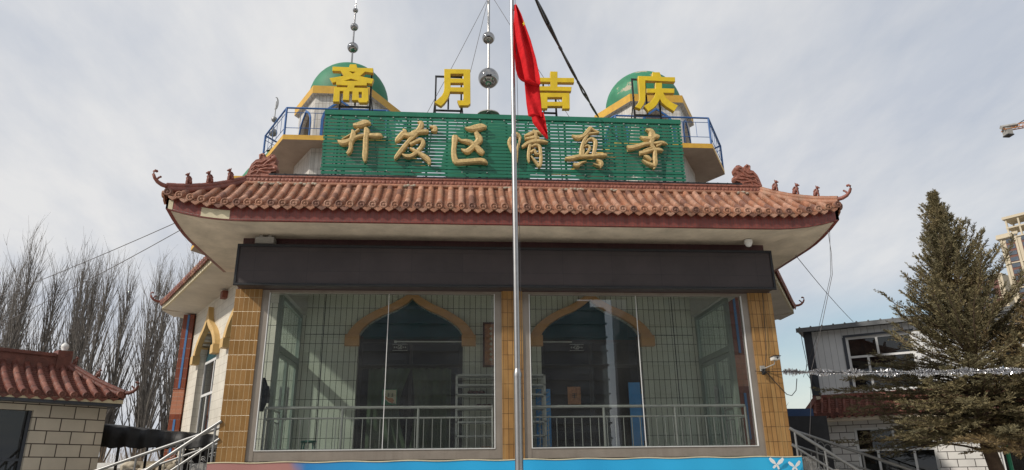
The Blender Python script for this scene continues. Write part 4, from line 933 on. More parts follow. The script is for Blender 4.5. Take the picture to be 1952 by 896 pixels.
BLOCK=[('zhai',[[(-3.434,10.094),(-3.309,10.099),(-3.279,10.012),(-2.946,10.018),(-2.94,9.908),(-3.105,9.931),(-3.217,9.81),(-2.919,9.748),(-2.951,9.638),(-3.058,9.649),(-3.055,9.591),(-3.309,9.582),(-3.324,9.521),(-3.02,9.52),(-3.003,9.221),(-3.038,9.177),(-3.186,9.172),(-3.214,9.228),(-3.337,9.223),(-3.337,9.43),(-3.412,9.435),(-3.411,9.221),(-3.528,9.224),(-3.53,9.438),(-3.616,9.435),(-3.611,9.179),(-3.733,9.175),(-3.726,9.517),(-3.454,9.519),(-3.446,9.577),(-3.688,9.583),(-3.699,9.661),(-3.777,9.63),(-3.841,9.736),(-3.541,9.805),(-3.624,9.926),(-3.798,9.926),(-3.799,10.021),(-3.448,10.02)],[(-3.461,9.925),(-3.292,9.916),(-3.364,9.863)],[(-3.564,9.681),(-3.394,9.745),(-3.21,9.687)],[(-3.219,9.427),(-3.139,9.43),(-3.136,9.273),(-3.204,9.271)]]),('yue',[[(-1.395,10.056),(-0.836,10.07),(-0.824,9.223),(-0.874,9.178),(-1.057,9.172),(-1.096,9.286),(-0.964,9.29),(-0.966,9.507),(-1.264,9.504),(-1.288,9.409),(-1.324,9.321),(-1.385,9.219),(-1.453,9.145),(-1.587,9.226),(-1.439,9.389),(-1.397,9.484),(-1.386,9.579)],[(-1.265,9.95),(-0.97,9.961),(-0.969,9.828),(-1.263,9.825)],[(-1.261,9.722),(-0.968,9.733),(-0.963,9.612),(-1.259,9.605)]]),('ji',[[(0.951,10.086),(1.102,10.085),(1.097,9.927),(1.469,9.937),(1.464,9.829),(1.093,9.823),(1.089,9.704),(1.403,9.708),(1.392,9.612),(0.637,9.6),(0.633,9.695),(0.946,9.707),(0.949,9.825),(0.584,9.819),(0.586,9.916),(0.946,9.922)]]),('ji2',[[(0.681,9.535),(1.351,9.551),(1.342,9.172),(1.193,9.167),(1.196,9.232),(0.853,9.221),(0.851,9.163),(0.665,9.157)],[(0.859,9.439),(1.197,9.451),(1.193,9.327),(0.856,9.315)]]),('qing',[[(3.273,10.153),(3.428,10.159),(3.459,10.038),(3.769,10.042),(3.766,9.936),(3.081,9.941),(3.067,9.671),(3.042,9.433),(3.001,9.329),(2.92,9.216),(2.812,9.264),(2.892,9.369),(2.925,9.459),(2.934,9.666),(2.935,10.041),(3.257,10.046)]]),('qing2',[[(3.318,9.882),(3.459,9.887),(3.447,9.744),(3.729,9.747),(3.719,9.642),(3.465,9.64),(3.52,9.509),(3.618,9.408),(3.771,9.325),(3.678,9.183),(3.528,9.288),(3.43,9.387),(3.386,9.489),(3.292,9.324),(3.206,9.24),(3.101,9.171),(3.018,9.285),(3.165,9.393),(3.255,9.514),(3.304,9.635),(3.097,9.628),(3.105,9.725),(3.306,9.732)]])]

def catmull(P, m=4):
    out = []
    for i in range(len(P) - 1):
        p0 = P[max(i - 1, 0)]; p1 = P[i]; p2 = P[i + 1]; p3 = P[min(i + 2, len(P) - 1)]
        for k in range(m):
            t = k / m
            out.append(tuple(0.5 * ((2 * p1[c]) + (-p0[c] + p2[c]) * t + (2 * p0[c] - 5 * p1[c] + 4 * p2[c] - p3[c]) * t * t + (-p0[c] + 3 * p1[c] - 3 * p2[c] + p3[c]) * t ** 3) for c in range(3)))
    out.append(P[-1]); return out
for name, strokes in BRUSH:
    b = MB(); o = 0
    for st in strokes:
        o += 1
        P = catmull([tuple(p) for p in st]) if len(st) > 2 else [tuple(p) for p in st]
        rows = []
        for k, (x, z, w) in enumerate(P):
            a = P[max(k - 1, 0)]; c = P[min(k + 1, len(P) - 1)]
            dx, dz = c[0] - a[0], c[1] - a[1]; L = math.hypot(dx, dz) or 1; nx, nz_ = -dz / L, dx / L
            h = max(w * 1.1, 0.012) * 0.5; base = SY - 0.004; dp = 0.085 + 0.0017 * o
            top = min(0.035, h * 0.7)
            rows.append([(x + nx * h, base, z + nz_ * h), (x + nx * h, base - dp, z + nz_ * h), (x + nx * h * 0.72, base - dp - top * 0.6, z + nz_ * h * 0.72), (x - nx * h * 0.45, base - dp - top * 0.75, z - nz_ * h * 0.45), (x - nx * h, base - dp, z - nz_ * h), (x - nx * h, base, z - nz_ * h)])
        b.grid(rows, False); b.face(rows[0]); b.face(rows[-1][::-1])
    part('brush_character', b, M['brush_gold'], sb)
# ---- four yellow block characters on steel frames above the signboard
def block_mesh(contours, y0, depth):
    cu = bpy.data.curves.new('tmp', 'CURVE'); cu.dimensions = '2D'; cu.fill_mode = 'BOTH'; cu.extrude = depth / 2; cu.bevel_depth = 0.006; cu.bevel_resolution = 0
    for c in contours:
        sp = cu.splines.new('POLY'); sp.points.add(len(c) - 1); sp.use_cyclic_u = True
        for k, (x, z) in enumerate(c): sp.points[k].co = (x, z, 0, 1)
    o = bpy.data.objects.new('tmp', cu); C.objects.link(o)
    dg = bpy.context.evaluated_depsgraph_get(); me = bpy.data.meshes.new_from_object(o.evaluated_get(dg))
    b = MB()
    for p in me.polygons:
        P = [me.vertices[i].co for i in p.vertices]
        front = p.normal.z > 0.5
        b.face([(v.x, y0 + depth / 2 - v.z, v.y) for v in P], mi=0 if (front or p.normal.z < -0.5) else 1)
    bpy.data.objects.remove(o); bpy.data.curves.remove(cu); bpy.data.meshes.remove(me)
    return b
BL = dict(BLOCK)
spec = [('zhai',), ('yue',), ('ji', 'ji2'), ('qing', 'qing2')]
labs = ['yellow block character at the left end above the signboard, in front of the left dome', 'yellow block character just left of the mast with silver balls', 'yellow block character partly behind the red flag', 'yellow block character in front of the peeling right dome']
frames = [((-3.62, -2.98), 9.86), ((-1.58, -1.02), 9.86), ((0.53, 1.07), 9.88), ((2.83, 3.42), 9.88)]
for (names, lab, (fx, ft)) in zip(spec, labs, frames):
    allp = [p for nme in names for c in BL[nme] for p in c]
    cx = (min(p[0] for p in allp) + max(p[0] for p in allp)) / 2; zlo = min(p[1] for p in allp)
    t = thing('block_character', lab, 'sign character', (cx, 0.33, 8.99), 'yellow block characters along the top of the signboard')
    for nme in names:
        b = block_mesh(BL[nme], 0.27, 0.10); part('letter', b, [M['char_yellow'], M['char_side']], t)
    b = MB()
    xa, xb = fx
    for x in (xa, (xa + xb) / 2, xb): b.box(x - 0.018, x + 0.018, 0.42, 0.455, 8.98 if x != (xa + xb) / 2 else zlo + 0.02, max(p[1] for p in allp) - 0.10)
    zt = max(p[1] for p in allp) - 0.10
    for z in (zlo - 0.02, zt): b.box(xa - 0.02, xb + 0.02, 0.418, 0.457, z - 0.016, z + 0.016)
    for x in (xa, xb): b.tube([(x, 0.44, zlo + 0.35), (x + (-0.25 if x == xa else 0.25), 1.3, 7.15)], 0.014, 6)
    for z in (zlo + 0.15, zlo + 0.4): 
        for x in (xa, xb): b.box(x - 0.012, x + 0.012, 0.375, 0.42, z, z + 0.02)
    part('steel_frame', b, M['steel_dark'], t)

# ---- flagpole and flag
t = thing('flagpole', 'tall stainless steel flagpole standing in front of the porch', 'flagpole', (-0.185, -3, 0))
b = MB(); b.lathe((-0.185, -3, 0), [(0.30, 0), (0.30, 0.12), (0.12, 0.16), (0.055, 0.2)], 24); part('pole_base', b, M['concrete'], t)
b = MB(); b.tube([(-0.185, -3, 0.1), (-0.185, -3, 2.98)], 0.053, 20); part('lower_tube', b, M['steel'], t)
b = MB(); b.lathe((-0.185, -3, 0), [(0.056, 2.94), (0.057, 2.99), (0.05, 3.02), (0.043, 3.06)], 20); b.tube([(-0.185, -3, 3.0), (-0.185, -3, 6.8)], 0.042, 20); b.tube([(-0.185, -3, 6.79), (-0.185, -3, 9.9)], 0.036, 18); b.ball((-0.185, -3, 9.95), 0.08, 16, 10); b.lathe((-0.185, -3, 6.76), [(0.045, 0), (0.045, 0.05)], 16)
part('upper_tube', b, M['steel'], t)
b = MB(); b.tube([(-0.13, -3.0, 9.7), (-0.115, -3, 7.5), (-0.12, -3, 4), (-0.13, -3, 1.2)], 0.004, 5); b.box(-0.15, -0.11, -3.02, -2.98, 9.2, 9.3); part('halyard', b, M['cable_grey'], t)
L = [(981, 12), (980, 45), (979, 90), (982, 138), (986, 152), (1000, 160), (1004, 190), (1008, 219), (1019, 236), (1032, 252), (1046, 262)]
FL1 = [(-0.143, 9.244), (-0.157, 8.891), (-0.172, 8.421), (-0.153, 7.934), (-0.111, 7.775), (0.20, 7.68)]
FR1 = [(-0.116, 9.244), (-0.037, 9.056), (0.031, 8.825), (0.114, 8.536), (0.195, 8.18), (0.248, 7.829), (0.253, 7.68)]
FL2 = [(-0.006, 7.819), (0.008, 7.621), (0.029, 7.377), (0.059, 7.165), (0.20, 7.14)]
FR2 = [(0.248, 7.829), (0.251, 7.63), (0.271, 7.386), (0.283, 7.202), (0.287, 7.14)]
FL3 = [(0.103, 7.215), (0.133, 7.044), (0.257, 6.876), (0.356, 6.757)]
FR3 = [(0.294, 7.289), (0.332, 7.098), (0.361, 6.908), (0.372, 6.757)]

def interp(P, z):
    for a, c in zip(P, P[1:]):
        if a[1] >= z >= c[1]:
            u = (a[1] - z) / max(1e-6, a[1] - c[1]); return a[0] + (c[0] - a[0]) * u
    return P[-1][0] if z < P[-1][1] else P[0][0]
def cloth(Lp, Rp, z0, z1, yb, amp, nf, ph, m=60, n=22):
    rows = []
    for j in range(m + 1):
        z = z0 + (z1 - z0) * j / m; a, c = interp(Lp, z), interp(Rp, z); w = max(0.004, c - a)
        f = min(1, (z0 - z) / 0.8 + 0.15)
        rows.append([(a + w * k / n, yb + amp * f * math.sin(ph + nf * math.pi * k / n + 0.9 * math.sin(z * 2.2)) + 0.03 * math.sin(z * 3 + k * 0.35), z) for k in range(n + 1)])
    return rows
b = MB()
b.grid(cloth(FL1, FR1, FL1[0][1], FL1[-1][1], -3.08, 0.06, 3.4, 0.4))
b.grid(cloth(FL2, FR2, FL2[0][1], FL2[-1][1], -3.02, 0.035, 2.2, 1.2))
b.grid(cloth(FL3, FR3, FL3[0][1], FL3[-1][1], -3.00, 0.03, 2.0, 2.2))
fl = part('flag', b, M['flag_red']); tag(fl, 'red flag hanging folded from the top of the steel flagpole', 'flag')
md = fl.modifiers.new('thickness', 'SOLIDIFY'); md.thickness = 0.003
b = MB(); c = Vector((-0.005, -3.19, 8.80)); star = []
for k in range(10):
    rr_ = 0.055 if k % 2 == 0 else 0.022; a = math.pi / 2 + k * math.pi / 5 + 0.4; star.append((c.x + rr_ * 0.45 * math.cos(a), c.z + rr_ * math.sin(a)))
b.prism(star, -3.19, -3.186); part('flag_star', b, M['star_yellow'], fl)

# ---- guard rails behind the glass
def guard(x0, x1, y, xret, yret, lab):
    t = thing('guard_rail', lab, 'railing', ((x0 + x1) / 2, y, ZF), 'guard rails behind the porch windows')
    b = MB(); b.tube([(x0, y, 2.83), (x1, y, 2.83)], 0.028, 10)
    if xret is not None: b.tube([(xret, y, 2.83), (xret, yret, 2.83)], 0.022, 8)
    part('handrail', b, M['rail_inner'], t)
    b = MB()
    for z in (2.64, 2.09): b.tube([(x0, y, z), (x1, y, z)], 0.016, 8)
    if xret is not None:
        for z in (2.62, 2.07): b.tube([(xret, y, z), (xret, yret, z)], 0.014, 8)
    part('rail', b, M['rail_inner'], t)
    n = int(round((x1 - x0) / 1.42)); 
    for k in range(n + 1):
        x = x0 + (x1 - x0) * k / n; b = MB(); b.tube([(x, y, ZF), (x, y, 2.82)], 0.024, 10); part('post', b, M['rail_inner'], t)
    m = int(round((x1 - x0) / 0.158))
    for k in range(1, m):
        x = x0 + (x1 - x0) * k / m; b = MB(); b.tube([(x, y, 2.09), (x, y, 2.64)], 0.0085, 6); part('baluster', b, M['rail_inner'], t)
    if xret is not None:
        for k in range(1, 9):
            yy = y + (yret - y) * k / 8; b = MB(); b.tube([(xret, yy, 2.07 if k < 8 else ZF), (xret, yy, 2.62 if k < 8 else 2.83)], 0.0085 if k < 8 else 0.02, 6); part('baluster', b, M['rail_inner'], t)
guard(-4.50, -0.36, 0.30, -4.48, 1.25, 'steel guard rail behind the left porch window')
guard(0.36, 4.50, 0.30, 4.48, 1.25, 'steel guard rail behind the right porch window')

# ---- things inside the porch
t = thing('shelf_rack', 'white steel shelf rack against the porch wall between the two entrances', 'shelf', (-0.1, 2.1, ZF))
b = MB()
for x in (-1.03, -0.10, 0.84):
    for y in (1.95, 2.33): b.box(x - 0.022, x + 0.022, y - 0.02, y + 0.02, ZF, 3.66)
part('upright', b, M['alu_white'], t)
for z in (2.08, 2.38, 2.66, 2.94, 3.22, 3.42, 3.63):
    b = MB(); b.box(-1.05, 0.862, 1.93, 2.35, z, z + 0.03); part('shelf', b, M['alu_white'], t)
for nm, x, z, col, lab in (('folded_cloth', -0.55, 2.97, 'wood_red', 'dark red cloth folded on the middle shelf'), ('folded_cloth', -0.45, 2.11, 'poster_orange', 'pinkish cloth bundle on the lowest shelf'), ('shoes', -0.72, 3.25, 'wood_red', 'pair of dark red shoes on the upper shelf')):
    b = MB()
    for q in range(3): b.ball((x + q * 0.11, 2.1, z + 0.045), 0.075, 12, 8, sx=1.1, sy=1.3, sz=0.55)
    tag(part(nm, b, M[col]), lab, 'cloth' if nm != 'shoes' else 'shoes')
b = MB(); y = 2.40
b.box(-0.46, -0.42, y, y + 0.045, 3.88, 4.88); b.box(-0.14, -0.10, y, y + 0.045, 3.88, 4.88); b.box(-0.42, -0.14, y, y + 0.045, 3.88, 3.92); b.box(-0.42, -0.14, y, y + 0.045, 4.84, 4.88)
pic = part('picture_frame', b, M['wood_red']); tag(pic, 'tall narrow dark framed scroll hung above the shelf rack', 'picture')
b = MB(); b.box(-0.42, -0.14, y + 0.02, y + 0.04, 3.92, 4.84); part('picture', b, M['poster_orange'], pic)
b = MB()
for k in range(7): b.box(-0.30, -0.26, y + 0.012, y + 0.019, 4.02 + k * 0.115, 4.08 + k * 0.115); b.box(-0.32, -0.24, y + 0.011, y + 0.018, 4.04 + k * 0.115, 4.052 + k * 0.115)
part('writing', b, M['poster_cream'], pic)
# curtains hung across the left entrance
t = thing('door_curtain', 'dark green curtain hung across the left entrance, drawn in at the middle', 'curtain', (-2.05, 2.52, ZF))
for xa, xb, pinch in ((-2.95, -2.03, 0.5), (-2.02, -1.15, 0.4)):
    b = MB(); rows = []
    for j in range(31):
        z = 3.87 - 1.9 * j / 30; u = j / 30; w = 1 - pinch * 0.5 * math.sin(math.pi * min(1, u * 1.1)) * (1 if xa < -2.5 else 0.5)
        rows.append([((xa if xa < -2.5 else xb) + (xb - xa) * (k / 36) * w * (1 if xa < -2.5 else -1), 2.50 + 0.028 * math.sin(k * 0.8 + 1.5 * u + 1.3 * math.sin(k * 0.23)) * (0.4 + u) + 0.022 * math.sin(k * 0.37 + 4 * u), z - 0.02 * math.sin(k * 0.9) * (1 - u)) for k in range(37)])
    b.grid(rows); part('drape', b, M['curtain'], t)
b = MB(); b.tube([(-3.1, 2.5, 3.88), (-1.0, 2.5, 3.88)], 0.012, 6); part('curtain_rod', b, M['steel_dark'], t)
for xa, xb, lab in ((-2.42, -0.93, 'thin white tube lamp across the left entrance arch'), (0.77, 1.56, 'thin white tube lamp across the right entrance arch')):
    b = MB(); b.tube([(xa, 2.46, 4.45), (xb, 2.46, 4.45)], 0.014, 8); b.box(xa, xa + 0.05, 2.45, 2.5, 4.43, 4.47); tag(part('tube_lamp', b, M['alu_white']), lab, 'lamp', 'tube lamps at the entrances')
for xc, lab in ((-2.29, 'small dark exit sign hanging in the left entrance'), (1.66, 'small dark exit sign hanging in the right entrance')):
    b = MB(); b.box(xc - 0.165, xc + 0.165, 2.47, 2.50, 4.25, 4.40); t = part('exit_sign', b, M['led_frame']); tag(t, lab, 'exit sign', 'exit signs at the entrances')
    b = MB()
    for z in (4.252, 4.392): b.box(xc - 0.16, xc + 0.16, 2.462, 2.469, z, z + 0.006)
    b.box(xc - 0.045, xc - 0.037, 2.462, 2.469, 4.285, 4.365); b.box(xc + 0.037, xc + 0.045, 2.462, 2.469, 4.285, 4.365)
    for sg in (-1, 1):
        b.box(xc - 0.037, xc + 0.037, 2.462, 2.469, 4.285 if sg < 0 else 4.358, 4.291 if sg < 0 else 4.364)
        b.tube([(xc - 0.02 * sg, 2.466, 4.30), (xc + 0.005, 2.466, 4.325), (xc + 0.012, 2.466, 4.345)], 0.006, 5)
        for q in range(2):
            u = xc + sg * (0.075 + q * 0.045); b.box(u - 0.015, u + 0.015, 2.462, 2.469, 4.315, 4.32); b.box(u - 0.015, u + 0.015, 2.462, 2.469, 4.33, 4.335); b.box(u - 0.003, u + 0.003, 2.4615, 2.4685, 4.305, 4.345)
    b.ball((xc + 0.016, 2.466, 4.352), 0.007, 8, 6)
    part('exit_marks', b, M['white_paint'], t)
# posters on the entrance doors
b = MB(); b.box(-2.63, -2.31, 2.425, 2.432, 3.08, 3.41); t = part('poster', b, M['poster_green']); tag(t, 'small green and orange fan-shaped poster in front of the left entrance curtain', 'poster')
b = MB(); n = 14
pts = [(-2.60, 3.39)] + [(-2.60 + 0.29 * (1 - math.cos(math.pi / 2 * k / n)) , 3.39 - 0.30 * math.sin(math.pi / 2 * k / n)) for k in range(n + 1)] + [(-2.325, 3.09), (-2.325, 3.39)]
b.prism([(-2.60, 3.395), (-2.60, 3.28), (-2.56, 3.2), (-2.49, 3.13), (-2.40, 3.10), (-2.325, 3.095), (-2.325, 3.395)], 2.418, 2.4245); part('poster_sheet', b, M['poster_cream'], t)
b = MB(); b.prism([(-2.585, 3.28), (-2.55, 3.21), (-2.48, 3.145), (-2.40, 3.12), (-2.36, 3.16), (-2.40, 3.22), (-2.49, 3.22)], 2.412, 2.4175); part('poster_shape', b, M['poster_orange'], t)
b = MB()
for cx_ in (-2.49, -2.405): 
    b.box(cx_ - 0.025, cx_ + 0.025, 2.408, 2.4115, 3.30, 3.308); b.box(cx_ - 0.02, cx_ + 0.02, 2.408, 2.4115, 3.275, 3.283); b.box(cx_ - 0.004, cx_ + 0.004, 2.4075, 2.411, 3.25, 3.33); b.box(cx_ - 0.024, cx_ + 0.024, 2.4082, 2.4117, 3.25, 3.258)
for q in range(4): b.box(-2.43 + q * 0.024, -2.415 + q * 0.024, 2.408, 2.4115, 3.105, 3.12)
part('poster_writing', b, M['led_frame'], t)
b = MB(); b.box(1.41, 1.70, 2.44, 2.447, 3.07, 3.45); t = part('poster', b, M['poster_orange']); tag(t, 'small mottled brown and gold poster in front of the right entrance', 'poster')
b = MB()
for k in range(3): b.box(1.50, 1.62, 2.435, 2.4395, 3.22 + k * 0.035, 3.232 + k * 0.035)
b.box(1.55, 1.565, 2.4345, 2.439, 3.2, 3.31); part('poster_writing', b, M['led_frame'], t)
# blue notice board; flat bright blue strips in the right entrance
b = MB(); b.box(0.70, 1.02, 2.40, 2.43, 2.15, 3.40); t = part('notice_board', b, M['bright_blue']); tag(t, 'tall narrow blue notice board beside the shelf rack', 'board')
b = MB()
for k in range(12):
    z = 2.2 + k * 0.1; b.tube([(0.73, 2.397, z), (0.80, 2.397, z + 0.05), (0.88, 2.397, z - 0.01), (0.99, 2.397, z + 0.04)], 0.006, 5)
part('board_pattern', b, M['poster_cream'], t)
b = MB(); b.box(2.80, 3.06, 2.50, 2.53, 2.1, 3.55); b.box(3.075, 3.11, 2.505, 2.525, 2.3, 3.3); tag(part('bright_blue', b, M['bright_blue']), 'bright blue upright strips inside the right entrance', 'board')
# stool and jacket
t = thing('stool', 'small dark green stool behind the left guard rail', 'stool', (-3.98, 1.8, ZF))
b = MB(); b.lathe((-3.98, 1.8, 2.28), [(0.001, 0), (0.15, 0), (0.16, 0.02), (0.15, 0.045), (0.001, 0.05)], 20); part('seat', b, M['stool_green'], t)
for sx_, sy_ in ((-1, -1), (1, -1), (1, 1), (-1, 1)):
    b = MB(); b.tube([(-3.98 + sx_ * 0.1, 1.8 + sy_ * 0.1, 2.28), (-3.98 + sx_ * 0.14, 1.8 + sy_ * 0.14, ZF)], 0.014, 6); part('leg', b, M['stool_green'], t)
b = MB(); b.tube([(-4.60, 0.34, 3.38), (-4.60, 0.34, 3.28), (-4.585, 0.34, 3.12), (-4.60, 0.34, 2.95), (-4.62, 0.34, 2.78)], [0.03, 0.07, 0.11, 0.10, 0.07], 12)
b.tube([(-4.53, 0.33, 3.22), (-4.50, 0.32, 3.05), (-4.49, 0.32, 2.92)], [0.05, 0.045, 0.03], 8)
tag(part('jacket', b, M['black_cloth']), 'black jacket hung at the left end of the guard rail', 'jacket')

# ---- outdoor stairs and their railings
b = MB(); n = 8
for k in range(n):
    z = ZF - 0.02 - 0.235 * k; b.box(-5.2 - 0.42 * (k + 1), -5.2 - 0.42 * k, 0.03, 1.48, 0, z); b.box(5.2 + 0.42 * k, 5.2 + 0.42 * (k + 1), 0.03, 1.48, 0, z)
part('stairs', b, M['concrete'], kind='structure')
def stair_rail(A, B, lab, rings, hgt=0.30):
    A = Vector(A); B = Vector(B)
    t = thing('stair_railing', lab, 'railing', B - Vector((0, 0, 0.9)), 'steel stair railings either side of the porch')
    b = MB(); b.tube([A, B], 0.030, 12); part('handrail', b, M['rail_steel'], t)
    d = Vector((0, 0, -hgt)); b = MB(); b.tube([A + d, B + d], 0.022, 10); b.tube([A + d * 2.6, B + d * 2.6], 0.018, 8); part('rail', b, M['rail_steel'], t)
    m = 4
    for k in range(m + 1):
        p = A.lerp(B, 0.04 + 0.94 * k / m); b = MB(); b.tube([p, p - Vector((0, 0, 0.95))], 0.022, 8); part('post', b, M['rail_steel'], t)
    for k in range(4 * m):
        p = A.lerp(B, 0.04 + 0.94 * (k + 0.5) / (4 * m)); b = MB(); b.tube([p + d, p + d * 2.6], 0.008, 6)
        for q in (0.35, 0.75):
            c = p + d * (1 + 1.6 * q) + Vector((0.05, 0, 0)); sp = [c + Vector((0.05 * math.cos(a * 0.7) * (1 - a / 14), 0, 0.05 * math.sin(a * 0.7) * (1 - a / 14))) for a in range(12)]
            b.tube(sp, 0.0065, 5, caps=False)
        part('baluster', b, M['rail_steel'], t)
    if rings:
        for u in (0.30, 0.335, 0.72, 0.755):
            b = MB(); c = A.lerp(B, u) + d * 0.5; b.tube([c + Vector((0.075 * math.cos(a * math.pi / 8), 0, 0.10 * math.sin(a * math.pi / 8))) for a in range(17)], 0.008, 6, caps=False)
            part('ring', b, M['rail_steel'], t)
stair_rail((-5.16, -0.01, 2.585), (-7.45, -0.01, 0.98), 'near railing of the left stairs', False)
stair_rail((-5.24, 1.42, 2.70), (-8.9, 1.42, 1.41), 'far railing of the left stairs, of shallower pitch', True)
stair_rail((5.18, -0.01, 2.385), (7.45, -0.01, 0.95), 'near railing of the right stairs', False)
stair_rail((5.24, 1.42, 2.66), (9.4, 1.42, 1.26), 'far railing of the right stairs, with rings under the handrail', True)
# ================================================================== low building on the left
lb = thing('low_building', 'low cream block building with red tiled roof at the left edge', 'building', (-9.5, 4.5, 0))
F = frame((-8.37, 3.6), math.atan2(0.704, 0.71))
b = MB(F); wall_panel(b, 5.2, 0, 3.22, [], 0.2, x0=-5.5, yo=0.28)
b = MB(F)
# wall with a rectangular window opening
wx0, wx1, wz0, wz1 = -4.2, -1.72, 1.1, 3.02
for xa, xb, za, zb in ((-5.5, wx0, 0, 3.24), (wx1, -0.32, 0, 3.24), (wx0, wx1, wz1, 3.24), (wx0, wx1, 0, wz0)):
    b.face([(xa, 0.28, za), (xb, 0.28, za), (xb, 0.28, zb), (xa, 0.28, zb)])
b.box(-5.5, -0.325, 0.55, 3.6, 0.0, 3.23)
b.face([(-0.32, 0.28, 0), (-0.32, 0.60, 0), (-0.32, 0.60, 3.24), (-0.32, 0.28, 3.24)])
for x in (wx0, wx1): b.face([(x, 0.28, wz0), (x, 0.55, wz0), (x, 0.55, wz1), (x, 0.28, wz1)])
b.face([(wx0, 0.28, wz1), (wx1, 0.28, wz1), (wx1, 0.55, wz1), (wx0, 0.55, wz1)]); b.face([(wx0, 0.28, wz0), (wx1, 0.28, wz0), (wx1, 0.55, wz0), (wx0, 0.55, wz0)])
part('wall', b, M['block_tile'], lb)
b = MB(F); b.box(wx0, wx1, 0.50, 0.54, wz0, wz1); wi = part('window', b, M['room_dark'], lb)
b = MB(F); b.box(wx0, wx1, 0.40, 0.408, wz0, wz1); part('pane', b, M['glass_dark'], wi)
b = MB(F)
for x in (wx0 + 0.03, (wx0 + wx1) / 2, wx1 - 0.03): b.box(x - 0.03, x + 0.03, 0.38, 0.43, wz0, wz1)
for z in (1.75, 2.02): b.box(wx0 + 0.06, wx1 - 0.06, 0.383, 0.427, z, z + 0.05)
part('frame', b, M['sheet_dark'], wi)
b = MB(F); b.box(wx0 + 0.1, wx1 - 0.1, 0.445, 0.47, wz0 + 0.1, 1.95); part('blind', b, M['white_paint'], wi)
b = MB(F); b.box(-5.5, -0.14, -0.02, 0.30, 3.17, 3.29); b.box(-0.40, -0.14, 0.30, 3.9, 3.17, 3.29); part('eave_board', b, M['sheet_dark'], lb)
b = MB(F); b.box(-5.5, -0.12, -0.035, -0.02, 3.23, 3.31); part('eave_trim', b, M['cream_paint'], lb)
F2 = F @ Matrix.Translation((-0.10, -0.04, -0.07))
part('roof_tiles', tile_roof(F2, -5.5, 0, 3.385, 1.15, 0.78, 0, 0.9, pitch=0.23, r=0.062, liftR=0.10, ll=1.2), RC, lb)
F3 = F @ Matrix.Translation((-0.10, -0.04, -0.07)) @ Matrix.Rotation(R(90), 4, 'Z')
part('roof_tiles', tile_roof(F3, 0, 3.6, 3.385, 1.05, 0.78, 1.1, 0, pitch=0.23, r=0.062, liftL=0.10, ll=1.2), RC, lb)
b = MB(F); b.box(-5.5, -1.0, 1.02, 1.30, 4.0, 4.30); b.box(-1.28, -0.98, 0.98, 1.34, 4.0, 4.42); b.box(-5.5, -1.3, 0.98, 1.34, 4.27, 4.34)
part('ridge', b, M['red_roof'], lb)
b = MB(F); b.lathe((-1.12, 1.15, 4.42), [(0.07, 0), (0.05, 0.03), (0.085, 0.09), (0.075, 0.15), (0.02, 0.2), (0.001, 0.21)], 16); part('finial', b, M['white_paint'], lb)
b = MB(F); P = hip_ridge(b, (-1.05, 1.1, 4.2), (-0.12, -0.02, 3.48), 0.06, 0.05); curl(b, (-0.12, -0.02, 3.47), (0.7, -0.7), 0.06, 0.75); part('hip_ridge', b, M['red_roof'], lb)
for t_ in (0.15, 0.55):
    A = Vector((-1.05, 1.1, 4.2)).lerp(Vector((-0.12, -0.02, 3.48)), t_); b = MB(F); beast(b, A + Vector((0, 0, 0.02)), (0.7, -0.7), 0.62); part('ridge_beast', b, M['red_roof'], lb)

# ================================================================== two-storey building on the right
rb = thing('annex_building', 'two storey grey annex with metal upper storey and red tiled skirt roof', 'building', (12.5, 8.5, 0))
F = frame((10.2, 8.6), math.atan2(-0.572, 0.82))
def wall_rect(F, xa, xb, z0, z1, holes, y=0.0, dep=0.16):
    b = MB(F); xs = sorted({xa, xb, *[h[0] for h in holes], *[h[1] for h in holes]})
    for p, q in zip(xs, xs[1:]):
        hs = [h for h in holes if h[0] <= (p + q) / 2 <= h[1]]; z = z0
        for h in sorted(hs, key=lambda h: h[2]):
            if h[2] > z: b.face([(p, y, z), (q, y, z), (q, y, h[2]), (p, y, h[2])])
            z = h[3]
        if z < z1: b.face([(p, y, z), (q, y, z), (q, y, z1), (p, y, z1)])
    for x0, x1, za, zb in holes:
        for x in (x0, x1): b.face([(x, y, za), (x, y + dep, za), (x, y + dep, zb), (x, y, zb)])
        for z in (za, zb): b.face([(x0, y, z), (x1, y, z), (x1, y + dep, z), (x0, y + dep, z)])
    return b
uw = [(1.24, 3.08, 3.92, 5.60), (5.2, 7.0, 3.92, 5.60)]
b = wall_rect(F, 0.28, 9.0, 3.86, 5.88, uw, 0.0); b.face([(0.28, 0.0, 3.86), (0.28, 5, 3.86), (0.28, 5, 5.88), (0.28, 0, 5.88)])
b.box(0.3, 9.0, 4.9, 5.0, 0, 5.88)
part('upper_wall', b, M['sheet_grey'], rb)
b = MB(F); b.box(0.03, 0.279, -0.05, 0.20, 3.84, 5.90); part('corner_post', b, M['sheet_dark'], rb)
for x0, x1, z0, z1 in uw:
    b = MB(F); b.box(x0 - 0.07, x1 + 0.05, -0.02, -0.002, z1, z1 + 0.07); b.box(x0 - 0.09, x0 - 0.002, -0.02, -0.002, z0 - 0.02, z1); part('window_surround', b, M['sheet_dark'], rb)
    w = window_unit(rb, F, x0, x1, z0, z1, 0.05, [(x0 + 0.86, z0 + 1.06, z1 - 0.065), (x0 + 0.55, z0 + 0.065, z0 + 1.06)], [(z0 + 1.06, x0 + 0.065, x1 - 0.065)], 0.065, M['alu_white'], M['glass_dark'])
b = MB(F); b.box(-0.12, 9.2, -0.28, 5.2, 5.90, 5.98); b.box(-0.14, 9.2, -0.30, -0.281, 5.86, 6.0)
for k in range(28): 
    x = -0.02 + k * 0.335; b.tube([(x, -0.31, 6.005), (x, 5.2, 6.03)], 0.03, 6)
part('roof', b, M['roof_grey'], rb)
